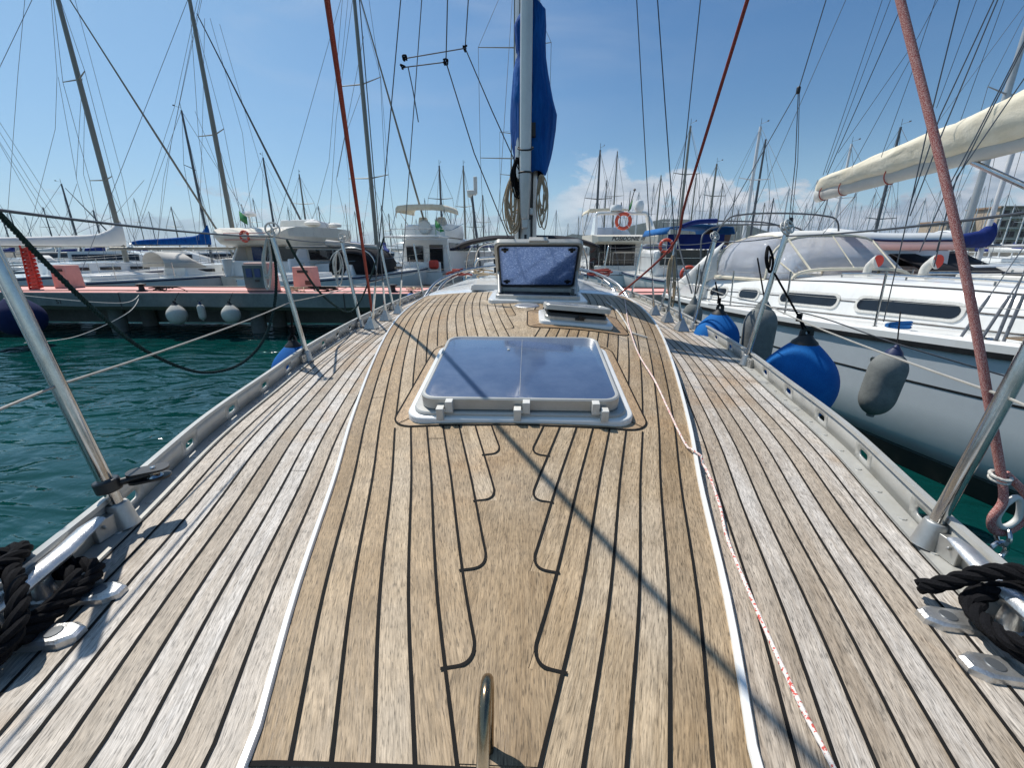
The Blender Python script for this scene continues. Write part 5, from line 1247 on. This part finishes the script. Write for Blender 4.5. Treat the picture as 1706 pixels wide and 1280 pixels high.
# ---- motor yachts
def ringbuoy(c, r, parent=None, label=None, Q=None, mat='orange'):
    Q = Q or Matrix.Rotation(R(90), 3, 'X'); h = MB(); h.ring(c, r, r*.24, 28, 10, Q); o = h.build('life_ring', M[mat], parent)
    h = MB()
    for a in (45, 135, 225, 315): h.ring(Vector(c) + Q @ Vector((r*math.cos(R(a)), r*math.sin(R(a)), 0)), r*.26, r*.04, 10, 5, Q @ Matrix.Rotation(R(a), 3, 'Z') @ Matrix.Rotation(R(90), 3, 'X'))
    h.build('band', M['white_ink'], o); 
    if label: tag(o, label, 'life ring')
    return o
def motor(px, Y, label, Ln, B, rot, roofz_, topz, kind, deckz=.95, mat='gelcoat', cab0=.22, cab1=.68):
    o = empty('motor_yacht', (0, 0, 0), label, 'motor yacht')
    build_hull(o, Ln, B, deckz, deckz*1.5, M[mat], M['gelcoat'], rub=M['brown'], stern=.95, full=2.6)
    hb = B/2
    h = MB(); h.box((0, -.35, .28), (B*.86, .7, .10)); h.build('swim_platform', M['wood'], o)
    y0, y1 = Ln*cab0, Ln*cab1; zc = deckz-.05
    h = MB(); rr = []
    for y, f, z in ((y0, .90, roofz_-.12), (y0+.1, .90, roofz_), (y1-1.0, .80, roofz_), (y1, .62, deckz+.55), (y1+Ln*.12, .35, deckz*1.15)):
        rr.append([(-hb*f, y, zc), (-hb*f*.93, y, z-.06), (-hb*f*.85, y, z), (hb*f*.85, y, z), (hb*f*.93, y, z-.06), (hb*f, y, zc)])
    h.loft(rr[::-1]); h.build('cabin', M[mat], o, 40)
    for s_ in (-1, 1):
        for k in range(3):
            h = MB(); ya = y0+.5 + k*(y1-y0-1.4)/3; h.box((s_*hb*.855, ya+.4, roofz_-.50), (.04, (y1-y0-1.4)/3-.18, .42), Matrix.Rotation(s_*R(-4), 3, 'Y')); h.build('window', M['darkglass'], o)
    return o, hb, y0, y1
def place(o, px, Y, rot):
    c = atY(px, 420, Y); o.location = (c.x, Y, 0); o.rotation_euler = (0, 0, R(rot))
# A: cream flybridge yacht on the left
o, hb, y0, y1 = motor(440, 19, 'cream motor yacht with life ring on its curved flybridge overhang', 11.5, 3.9, -24, 2.35, 3, 'A', mat='gel_cream', cab0=.11)
h = MB(); rr = []
for y, w_, za, zb_ in ((-.1, .72, 2.55, 2.62), (.12, .98, 2.30, 2.86), (.5, 1.04, 2.20, 2.95), (1.6, 1.04, 2.18, 2.98), (3.4, .98, 2.2, 3.0), (4.7, .80, 2.3, 3.0), (5.3, .45, 2.5, 2.85)):
    rr.append([(-hb*w_*.86, y, za), (-hb*w_, y, lerp(za, zb_, .5)), (-hb*w_*.97, y, zb_), (hb*w_*.97, y, zb_), (hb*w_, y, lerp(za, zb_, .5)), (hb*w_*.86, y, za)])
h.loft(rr[::-1]); fb = h.build('flybridge', M['gel_cream'], o, 35)
h = MB(); h.box((-.0, .02, 2.58), (2.5, .12, .30)); h.build('overhang_recess', M['pinkbox'], fb, bevel=.03)
ringbuoy((-.1, -.08, 2.58), .20, fb)
h = MB(); h.box((0, .55, 1.25), (3.4, .12, .7)); h.box((-1.7, .7, 1.3), (.12, 1.2, .8)); h.box((1.7, .7, 1.3), (.12, 1.2, .8)); h.loft([[(s_, .3, .95), (s_, 1.3, .95), (s_, 1.3, 2.3), (s_, 1.0, 2.3), (s_, .55, 1.7)] for s_ in (-1.68, -1.56)]); h.loft([[(s_, .3, .95), (s_, 1.3, .95), (s_, 1.3, 2.3), (s_, 1.0, 2.3), (s_, .55, 1.7)] for s_ in (1.56, 1.68)]); h.build('cockpit_side', M['gelcoat'], o, bevel=.05)
h = MB(); h.box((-.9, y0-.04, 1.62), (.55, .06, 1.25)); h.build('door', M['screen'], o)
h = MB(); h.box((.45, y0-.04, 1.62), (1.9, .06, 1.2)); h.build('aft_window', M['darkglass'], o)
h = MB(); h.loft([[(-1.1, 2.9, 3.0), (-.95, 2.9, 3.42), (.95, 2.9, 3.42), (1.1, 2.9, 3.0)], [(-1.2, 4.3, 3.0), (-1.05, 4.2, 3.25), (1.05, 4.2, 3.25), (1.2, 4.3, 3.0)]]); h.build('helm_seat', M['gelcoat'], o, bevel=.05)
h = MB(); h.lathe([(0, 0), (.28, .03), (.3, .12), (.2, .22), (0, .24)], (-1.2, 1.4, 3.45), 20); h.tube([(-1.2, 1.4, 2.95), (-1.2, 1.4, 3.46)], .04, 8); h.tube([(-1.35, 1.4, 2.95), (-1.45, 1.35, 3.9)], .015, 6); h.build('radar', M['gelcoat'], o)
h = MB(); h.tube([(-.9, .6, 2.95), (-.75, .5, 3.6)], .012, 5); h.build('flagstaff', M['steel'], o)
h = MB(); h.add([(-.75, .5, 3.6), (-.5, .45, 3.45), (-.3, .4, 3.35), (-.35, .42, 3.05), (-.6, .47, 3.15), (-.83, .55, 3.25)], [(0, 1, 2, 3, 4, 5)]); h.build('flag', M['green'], o, solid=.01)
h = MB(); h.lathe([(0, 0), (.34, .0), (.36, .1), (.2, .2), (0, .22)], (.9, 2.8, 3.15), 18); h.lathe([(0, 0), (.28, .0), (.30, .1), (.2, .18), (0, .2)], (1.5, 3.6, 3.1), 18); h.build('satellite_dome', M['canvas_white'], o)
place(o, 418, 17.8, -13)
# B: white trawler with bimini left of the mast
o, hb, y0, y1 = motor(716, 23, 'white motor yacht with tall cream bimini and round dish left of our mast', 10.5, 3.0, -14, 2.75, 4, 'B', cab0=.14)
h = MB(); h.box((-.62, y0-.04, 1.85), (.95, .06, .85)); h.build('aft_window', M['darkglass'], o)
h = MB(); h.box((.62, y0-.04, 1.55), (.75, .06, 1.6)); h.build('door', M['darkglass'], o)
h = MB(); rr = [[(-hb*w_, y, 2.75), (-hb*w_*1.03, y, 3.0), (-hb*w_*.98, y, zt), (hb*w_*.98, y, zt), (hb*w_*1.03, y, 3.0), (hb*w_, y, 2.75)] for y, w_, zt in ((1.5, .75, 3.30), (1.9, .9, 3.42), (4.5, .85, 3.48), (5.6, .6, 3.2))]
h.loft(rr[::-1]); h.build('flybridge', M['gelcoat'], o, 40)
for s_ in (-.55, .55): h = MB(); h.loft([[(s_-.28, 2.6, 3.4), (s_-.2, 2.6, 3.85), (s_+.2, 2.6, 3.85), (s_+.28, 2.6, 3.4)], [(s_-.28, 3.1, 3.4), (s_-.2, 2.9, 3.85), (s_+.2, 2.9, 3.85), (s_+.28, 3.1, 3.4)]]); h.build('seat', M['canvas_white'], o, bevel=.06)
h = MB(); h.lathe([(0, 0), (.15, .02), (.34, .06), (.37, .12), (.3, .2), (0, .22)], (.05, 1.5, 3.25), 24, Matrix.Rotation(R(90), 3, 'X')); h.build('dish', M['plastic_w'], o)
h = MB(); h.tube(spline([(-1.35, .2, 2.85), (-1.36, .2, 3.1), (-.6, .1, 3.1), (.6, .1, 3.1), (1.36, .2, 3.1), (1.36, 1.8, 3.1), (1.3, 4.5, 3.6)], 4), .018, 6)
for x in (-1.3, -.65, 0, .65, 1.3): h.tube([(x, .14, 2.7), (x, .14, 3.1)], .014, 5)
h.build('rail', M['steel'], o)
h = MB(); h.box((0, .45, 2.72), (2.9, 1.7, .10)); h.build('aft_overhang', M['gelcoat'], o, bevel=.04)
bt_ = MB(); rows = [[(-1.36*q, y, 4.0+dz), (-1.34*q, y, 4.20+dz), (-1.24*q, y, 4.31+dz), (-.7, y, 4.36+dz), (0, y, 4.37+dz), (.7, y, 4.36+dz), (1.24*q, y, 4.31+dz), (1.34*q, y, 4.20+dz), (1.36*q, y, 4.0+dz)] for y, q, dz in ((.98, 1, -.30), (1.0, 1.01, -.02), (1.6, 1.02, 0), (2.8, 1.02, 0), (3.4, .98, 0))]
bt_.loft(rows, closed=False); bm_ = bt_.build('bimini', M['canvas_cream'], o, 60, solid=.04)
for s_ in (-1, 1): h = MB(); h.tube([(s_*1.33, 1.1, 4.2), (s_*1.25, 2.6, 3.2)], .02, 6); h.tube([(s_*1.33, 3.3, 4.2), (s_*1.25, 2.6, 3.2)], .02, 6); h.tube([(s_*1.33, 1.1, 4.2), (s_*1.30, .2, 3.1)], .014, 6); h.build('bimini_frame', M['steel'], bm_)
h = MB(); h.add([(.95, .6, 3.55), (1.2, .55, 3.35), (1.45, .5, 3.0), (1.2, .52, 2.95), (.98, .6, 3.1)], [(0, 1, 2, 3, 4)]); h.tube([(.95, .6, 2.75), (.95, .6, 3.6)], .012, 5); h.build('flag', M['green'], o, solid=.01)
h = MB(); h.box((0, .15, 1.2), (2.6, .1, .55)); h.build('transom', M['gelcoat'], o, bevel=.05)
h = MB(); h.box((.95, .05, 1.35), (.5, .35, .45)); h.build('outboard_cover', M['redcl'], o, bevel=.12)
place(o, 692, 22.6, -8)
# C: yacht with radar arch and life ring right of the mast
o, hb, y0, y1 = motor(1035, 23, 'cream white motor yacht with radar arch, life ring and name board right of our mast', 10.5, 3.3, 4, 2.5, 4, 'C', cab0=.18, mat='gelcoat')
h = MB(); rr = [[(-hb*w_, y, za), (-hb*w_*1.02, y, zt), (hb*w_*1.02, y, zt), (hb*w_, y, za)] for y, w_, za, zt in ((-.1, .86, 2.48, 2.72), (.3, 1.0, 2.36, 2.80), (3.5, 1.0, 2.4, 2.86), (5.4, .7, 2.5, 2.9))]
h.loft(rr[::-1]); fb = h.build('flybridge', M['gel_cream'], o, 30)
txt('POSIDONIE III', .265, M['ink'], fb, (0.05, -.112, 2.605), (R(90-4), 0, 0), depth=.004, italic=.35)
h = MB()
for s_ in (-1, 1):
    h.loft([[(s_*1.58, .2, 2.75), (s_*1.58, 1.3, 2.75), (s_*1.44, 1.3, 2.75), (s_*1.44, .2, 2.75)], [(s_*1.42, 1.0, 3.75), (s_*1.42, 1.6, 3.75), (s_*1.30, 1.6, 3.72), (s_*1.30, 1.0, 3.72)]]); 
h.tube(spline([(-1.38, 1.3, 3.70), (-1.28, 1.3, 3.86), (-1.0, 1.3, 3.90), (1.0, 1.3, 3.90), (1.28, 1.3, 3.86), (1.38, 1.3, 3.70)], 5), .09, 10)
arch = h.build('radar_arch', M['gelcoat'], o, 40)
ringbuoy((.05, 1.1, 3.50), .36, arch)
h = MB(); h.lathe([(0, 0), (.30, .02), (.32, .16), (.24, .30), (0, .33)], (-.32, 1.3, 3.98), 22); h.build('radar', M['gelcoat'], o)
h = MB(); h.lathe([(.18, 0), (.22, .1), (.24, .35), (.17, .52), (0, .58)], (.86, 1.3, 3.96), 22); h.build('satellite_dome', M['gelcoat'], o)
h = MB(); h.tube([(.3, 1.3, 3.9), (.52, 1.2, 4.95)], .022, 6); h.lathe([(0, -.08), (.08, 0), (0, .08)], (.53, 1.2, 5.0), 10); h.build('antenna', M['black'], o)
h = MB(); h.add([(.35, 1.25, 4.25), (.5, 1.2, 4.6), (.42, 1.2, 4.1), (.3, 1.25, 3.95)], [(0, 1, 2, 3)]); h.build('flag', M['green'], o, solid=.01)
h = MB(); h.loft([[(-1.3, y, 4.16+dz), (-1.2, y, 4.36+dz), (0, y, 4.41+dz), (1.0, y, 4.36+dz), (1.1, y, 4.16+dz)] for y, dz in ((4.18, -.16), (4.2, 0), (5.2, 0), (6.6, 0))], closed=False); bm_ = h.build('bimini', M['canvas_cream'], o, 60, solid=.03)
for s_ in (-1.25, 1.05): h = MB(); h.tube([(s_, 4.3, 4.3), (s_*1.1, 5.2, 2.9)], .02, 6); h.tube([(s_, 6.5, 4.3), (s_*1.1, 5.2, 2.9)], .02, 6); h.build('bimini_frame', M['steel'], bm_)
h = MB(); h.loft([[(-1.2, 3.6, 2.86), (1.2, 3.6, 2.86), (1.0, 4.2, 3.35), (-1.0, 4.2, 3.35)], [(-1.2, 3.7, 2.86), (1.2, 3.7, 2.86), (1.0, 4.25, 3.33), (-1.0, 4.25, 3.33)]]); h.build('windscreen', M['pvc'], o)
h = MB(); h.box((-.25, y0-.06, 1.65), (2.45, .06, 1.55)); h.build('aft_window', M['darkglass'], o)
h = MB(); h.box((0, .12, 1.1), (3.0, .1, .42)); h.build('transom', M['plastic_w'], o, bevel=.05)
for x in (-1.3, -.6, .0, .6, 1.3): h = MB(); h.tube([(x, .08, 1.2), (x, .08, 1.95)], .014, 5); h.build('rail_post', M['steel'], o)
h = MB(); h.tube([(-1.3, .08, 1.95), (1.3, .08, 1.95)], .014, 5); h.tube([(-1.3, .08, 1.6), (1.3, .08, 1.6)], .008, 5); h.build('rail', M['steel'], o)
h = MB(); h.tube([(-.9, .7, 1.0), (-.9, .7, 2.4)], .02, 6); h.tube([(-.6, .7, 1.0), (-.6, .7, 2.4)], .02, 6); h.build('ladder', M['steel'], o)
place(o, 1042, 22.4, 2)
# D: boat with blue awning and two orange rings by the neighbour's stern
o = empty('cruiser', (0, 0, 0), 'cluttered boat with blue awning and orange life rings behind the right shrouds', 'boat')
build_hull(o, 9.5, 3.3, .95, 1.3, M['gelcoat'], M['gelcoat'], rub=M['navy'])
h = MB(); h.box((0, 2.6, 1.5), (2.5, 2.4, 1.1)); h.build('cabin', M['gelcoat'], o, bevel=.15)
h = MB(); h.box((-.1, 1.36, 1.75), (1.9, .05, .6)); h.build('aft_window', M['darkglass'], o)
h = MB(); h.loft([[(-1.3*q, y, 2.62), (-1.2*q, y, 2.86), (0, y, 2.96), (1.2*q, y, 2.86), (1.3*q, y, 2.62)] for y, q in ((.2, 1), (1.5, 1.03), (3.4, .95))], closed=False); aw = h.build('awning', M['canvas_sky'], o, 70, solid=.03)
h = MB(); h.box((0, .6, 2.35), (2.2, .04, .55)); h.build('awning_curtain', M['canvas_navy'], aw)
h = MB(); h.box((1.45, 1.9, 2.62), (1.1, .04, .6), Matrix.Rotation(R(8), 3, 'Y')); h.build('sun_screen', M['brown'], o)
h = MB()
for s_ in (-1, 1):
    for y in (.1, 1.6, 3.2): h.tube([(s_*1.3, y, 1.0), (s_*1.3, y, 2.7)], .016, 5)
    h.tube([(s_*1.5, .1, 1.75), (s_*1.5, 3.8, 1.75)], .012, 5)
h.tube([(-1.5, .05, 1.75), (1.5, .05, 1.75)], .014, 6); h.tube([(-1.5, .05, 1.4), (1.5, .05, 1.4)], .010, 6); h.build('rail', M['steel'], o)
h = MB(); h.box((.5, .0, 1.15), (.8, .5, .35)); h.build('outboard', M['black'], o, bevel=.08)
place(o, 1168, 17.0, 3)
for px, py, Y, r_, lb in ((1110, 410, 16.4, .22, 'red orange life ring hung at the left of the blue awning'), (1147, 457, 15.2, .24, 'orange horseshoe life ring on the rail behind the right shrouds')):
    ringbuoy(atY(px, py, Y), r_, None, lb)
# E: black awning boat (second from left)
def awning_boat(px, Y, lb, rot, aw_, w_=3.2, zt=2.7, side='canvas_black', name='awning_boat', Ln=9):
    o = empty(name, (0, 0, 0), lb, 'boat'); build_hull(o, Ln, w_, .9, 1.2, M['gelcoat'], M['gelcoat'], rub=M['navy'])
    hw = w_*.44; A = [[(hw*math.cos(R(180*k/14))*q, y, 1.05 + (zt-1.05)*math.sin(R(180*k/14))**.55*zq) for k in range(15)] for y, q, zq in ((.4, .92, .80), (.7, 1, .97), (2.0, 1.0, 1), (3.2, .98, .98), (4.2, .8, .5))]
    h = MB(); h.loft(A, closed=False); h.build('awning', M[aw_], o, 60, solid=.02)
    h = MB(); h.add(A[1], [tuple(range(15))]); h.build('awning_curtain', M[side], o, solid=.02)
    h = MB(); h.tube([(x+0, y-.02, z+.02) for x, y, z in A[1]], .03, 6); h.build('awning_frame', M['steel'], o)
    h = MB(); h.box((0, Ln*.55, 1.25), (w_*.6, Ln*.3, .55)); h.build('coachroof', M['gelcoat'], o, bevel=.15)
    place(o, px, Y, rot); return o
awning_boat(573, 17.4, 'boat wrapped in a rounded black awning behind the pier, left of our mast', -2, 'canvas_black', 2.25, 2.15, Ln=7)
awning_boat(535, 21, 'boat with dark navy awning right behind the cream motor yacht', -10, 'canvas_navy', 3.0, 2.5)
# furled pole with grey cover above the black awning
h = MB(); a, b = atY(544, 405, 18.5), atY(628, 412, 18.5); h.tube([a, a.lerp(b, .3), b], [.14, .11, .09], 10); tag(h.build('covered_boom', M['canvas_grey']), 'grey covered boom lying above the round black awning', 'boom')
# clutter rows of small cruisers
def cruiser(px, Y, rot, Ln, lb, c1='gelcoat', aw_=None, seed=0):
    o = empty('motor_boat', (0, 0, 0), lb, 'motor boat'); B = Ln*.34; build_hull(o, Ln, B, .95, 1.35, M[c1], M['gelcoat'], rub=M['navy'], nseg=12, stern=.93)
    h = MB(); h.loft([[(-B*x, Ln*y, 1.0), (-B*x*.82, Ln*y, z), (B*x*.82, Ln*y, z), (B*x, Ln*y, 1.0)] for y, x, z in ((.25, .40, 2.0), (.55, .38, 2.05), (.72, .26, 1.45), (.88, .1, 1.25))][::-1]); h.build('cabin', M['gelcoat'], o, 40)
    h = MB(); h.loft([[(-B*x, Ln*y, z), (-B*x*.94, Ln*y, z+.34), (B*x*.94, Ln*y, z+.34), (B*x, Ln*y, z)] for y, x, z in ((.27, .385, 1.5), (.5, .37, 1.52), (.60, .325, 1.48))][::-1]); h.build('window', M['darkglass'], o, 40)
    h = MB(); h.tube(spline([(-B*.42, Ln*.2, 1.1), (-B*.36, Ln*.24, 2.45), (B*.36, Ln*.24, 2.45), (B*.42, Ln*.2, 1.1)], 5), .05, 7); h.build('radar_arch', M['gelcoat'], o)
    for s_ in (-1, 1): h = MB(); h.tube(spline([(s_*B*.44, Ln*.5, 1.9), (s_*B*.38, Ln*.8, 2.0), (0, Ln*1.0, 2.05)], 5), .014, 5); h.build('rail', M['steel'], o)
    if aw_: h = MB(); h.box((0, Ln*.12, 2.3), (B*.8, Ln*.24, .07)); h.build('awning', M[aw_], o, bevel=.03)
    place(o, px, Y, rot); return o
CL_ = [(35, 24, -60, 9, 'white motor boat with dark windows left of the pink service box', 'gelcoat', None), (95, 31, -70, 10, 'white motor boat above the pink service box', 'gelcoat', None), (172, 29, -75, 9.5, 'white cabin boat under the off white boom cover', 'gelcoat', None), (250, 30, -60, 10, 'white boat with dark windows below the blue boom cover', 'gelcoat', None), (305, 40, -70, 10, 'white boat partly hidden left of the cream yacht', 'gelcoat', 'canvas_white'),
       (655, 30, -10, 8, 'small white boat between black awning and white trawler', 'gelcoat', None), (800, 27, 8, 8, 'small boat seen under our spray hood', 'gelcoat', 'canvas_navy'), (935, 28, -8, 8, 'small white boat right of our mast foot', 'gelcoat', None), (1110, 33, 10, 8, 'white boat far behind the orange ring', 'gelcoat', 'canvas_navy'), (1260, 27, 20, 9, 'white boat behind the folded bimini hoops', 'gelcoat', 'canvas_navy'), (1330, 40, 30, 9, 'white boat seen through the neighbour dodger', 'gelcoat', None),
       (1625, 19, 62, 9, 'white sports boat with blue cover at the right edge', 'gelcoat', 'canvas_navy'), (1560, 24, 70, 9, 'white boat below the tender on the right', 'gelcoat', None), (1690, 15, 70, 8, 'low white speed boat cut by the right edge', 'gelcoat', None), (10, 36, -70, 11, 'white motor boat cut by the left edge', 'gelcoat', None), (1420, 30, 40, 9, 'white boat showing beneath the cream boom', 'gelcoat', 'canvas_navy'), (210, 45, -80, 11, 'distant white boat row left of the blue cover', 'gelcoat', None), (575, 44, -30, 10, 'distant white boat over the black awning', 'gelcoat', None), (1480, 45, 60, 10, 'distant white boat right of the dodger', 'gelcoat', None)]
for a in CL_: cruiser(a[0], a[1], a[2], a[3], a[4], a[5], a[6])
# tender and dark covered yachts on the right
o = empty('tender', (0, 0, 0), 'white inflatable tender with navy band on davits at the right', 'tender')
for s_ in (-1, 1): h = MB(); h.tube(spline([(s_*.55, 0, 0), (s_*.55, 1.6, 0), (s_*.5, 2.3, .05), (s_*.2, 2.9, .16), (0, 3.0, .18)], 6), .24, 14); h.build('tube', M['gelcoat'], o); h = MB(); h.tube(spline([(s_*.80, 0, .02), (s_*.80, 1.6, .02), (s_*.73, 2.3, .07), (s_*.38, 2.98, .18)], 6), .03, 6); h.build('band', M['navy'], o)
h = MB(); h.box((0, 1.1, -.12), (1.0, 2.3, .12)); h.build('floor', M['gelcoat'], o)
p = atY(1570, 397, 13.5); o.location = (p.x, 13.5, p.z-.1); o.rotation_euler = (0, 0, R(80)); o = awning_boat(1462, 16.5, 'dark boat under black winter cover below the white tender', -62, 'canvas_black', 3.2, 2.15, Ln=8)
o = empty('covered_yacht', (0, 0, 0), 'yacht with long navy boom cover lettered in white at the right edge', 'sailing yacht')
build_hull(o, 10, 3.2, 1.0, 1.3, M['navy'], M['gelcoat'], stern=.8)
h = MB(); h.box((0, 5, 1.3), (1.8, 3.5, .5)); h.build('coachroof', M['gelcoat'], o, bevel=.12)
h = MB(); h.tube([(0, 5.6, 1.3), (0, 5.6, 11)], .08, 10); h.build('mast', M['mast_white'], o)
h = MB(); h.loft([[(.2*math.cos(a), y, 2.1 + hh*(1+math.sin(a))) for a in [2*math.pi*k/14 for k in range(14)]] for y, hh in ((.2, .10), (1, .16), (3.5, .2), (5.2, .3), (5.8, .45))]); bc = h.build('boom_cover', M['canvas_navy'], o, 70)
h = MB(); h.loft([[(x*1.4, y, 1.9 - .7*abs(x)) for x in (-1, -.5, 0, .5, 1)] for y in (.2, 2, 4.6)], closed=False); h.build('tent_cover', M['canvas_black'], o, solid=.02)
for s_, rz in ((1, 90), (-1, -90)): txt('FR . 98', .30, M['white_ink'], bc, (s_*.235, 1.6, 2.27), (R(90), 0, R(rz)), depth=.004)
place(o, 1478, 14.5, -66)
# security camera mast on the quay
o = empty('camera_pole', atY(803, 420, 26) * 1.0, 'dark pole with white camera box on top, left of our mast', 'pole'); b = atY(803, 470, 26); t_ = atY(786, 325, 26)
h = MB(); h.tube([b, t_], .07, 8); h.build('pole', M['mast_dark'], o); h = MB(); h.box(t_ + Vector((0, 0, .12)), (.5, .3, .25)); h.box(t_ + Vector((.22, 0, .5)), (.2, .2, .9)); h.lathe([(0, 0), (.16, 0), (.12, -.2), (0, -.25)], t_ + Vector((-.1, 0, .1)), 12); h.build('camera', M['plastic_w'], o, bevel=.03)
# ---- sea haze: one closed box of thin even air round the scene, the sky stays outside
t = NT('haze'); t.n.remove(t.b); pv = t.new('VolumePrincipled'); pv.inputs['Color'].default_value = (.62, .78, .95, 1); pv.inputs['Density'].default_value = .00006; pv.inputs['Anisotropy'].default_value = .35
t.l.new(pv.outputs[0], t.n['Material Output'].inputs['Volume']); t.m.volume_intersection_method = 'FAST' if hasattr(t.m, 'volume_intersection_method') else t.m.volume_intersection_method
h = MB(); h.box((0, 1600, 165), (9000, 4600, 340)); hz_o = h.build('haze', t.m); hz_o['kind'] = 'stuff'
# ---- more standing and running rigging, each wire a part of the yacht that carries it
bpy.context.view_layer.update()
def wire_on(root, P, r, mat='farwire', name='rigging_wire'):
    inv = root.matrix_world.inverted(); h = MB(); h.tube([inv @ atY(*p) for p in P], r, 5); me_off = ROOTLOC.get(root.name); ROOTLOC[root.name] = Vector(); o = h.build(name, M[mat], root)
    if me_off is not None: ROOTLOC[root.name] = me_off
    return o
def wires(root, Y, lst, r, mat='farwire'):
    for P in lst: wire_on(root, [(x, y, Y) for x, y in P], r, mat)
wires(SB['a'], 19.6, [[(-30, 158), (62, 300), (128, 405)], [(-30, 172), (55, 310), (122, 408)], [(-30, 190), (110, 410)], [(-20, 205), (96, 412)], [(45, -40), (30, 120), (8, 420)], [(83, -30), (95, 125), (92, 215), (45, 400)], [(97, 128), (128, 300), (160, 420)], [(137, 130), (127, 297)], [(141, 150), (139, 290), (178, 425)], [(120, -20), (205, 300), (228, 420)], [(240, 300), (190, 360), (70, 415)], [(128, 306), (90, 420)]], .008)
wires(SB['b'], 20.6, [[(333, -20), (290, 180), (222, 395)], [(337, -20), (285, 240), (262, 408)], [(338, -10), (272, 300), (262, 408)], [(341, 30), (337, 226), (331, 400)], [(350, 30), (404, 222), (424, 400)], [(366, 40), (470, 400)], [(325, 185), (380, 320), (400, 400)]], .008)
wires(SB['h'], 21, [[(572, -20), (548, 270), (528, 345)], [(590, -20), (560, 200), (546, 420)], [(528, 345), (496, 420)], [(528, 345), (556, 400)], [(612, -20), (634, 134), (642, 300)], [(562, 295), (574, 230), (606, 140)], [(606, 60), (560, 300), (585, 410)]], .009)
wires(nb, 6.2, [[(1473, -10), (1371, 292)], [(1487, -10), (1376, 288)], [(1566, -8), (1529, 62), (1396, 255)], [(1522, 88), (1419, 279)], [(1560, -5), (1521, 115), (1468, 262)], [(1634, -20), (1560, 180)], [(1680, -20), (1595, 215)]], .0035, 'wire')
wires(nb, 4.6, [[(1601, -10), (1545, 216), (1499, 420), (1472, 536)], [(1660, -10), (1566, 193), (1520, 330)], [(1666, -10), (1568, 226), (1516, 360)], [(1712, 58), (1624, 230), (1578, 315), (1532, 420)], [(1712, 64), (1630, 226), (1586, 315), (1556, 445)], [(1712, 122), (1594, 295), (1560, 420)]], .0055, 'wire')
for P, r_, n_ in (([(1382, -20), (1331, 147)], .012, 0), ([(1331, 147), (1250, 290), (1196, 385)], .010, 0), ([(1330, 150), (1325, 270), (1315, 365)], .010, 0), ([(1332, 150), (1329, 270), (1319, 365)], .008, 0)):
    wire_on(nb, [(x, y, 9.0) for x, y in P], r_*.8, 'wire')
h = MB(); inv = nb.matrix_world.inverted(); c = inv @ atY(1330, 150, 9.0); c2 = inv @ atY(1317, 372, 9.0)
h.box(c, (.06, .06, .12)); o = h.build('block', M['black'], nb, bevel=.02); h = MB(); h.box(c2, (.07, .05, .22)); o = h.build('block', M['black'], nb, bevel=.02)
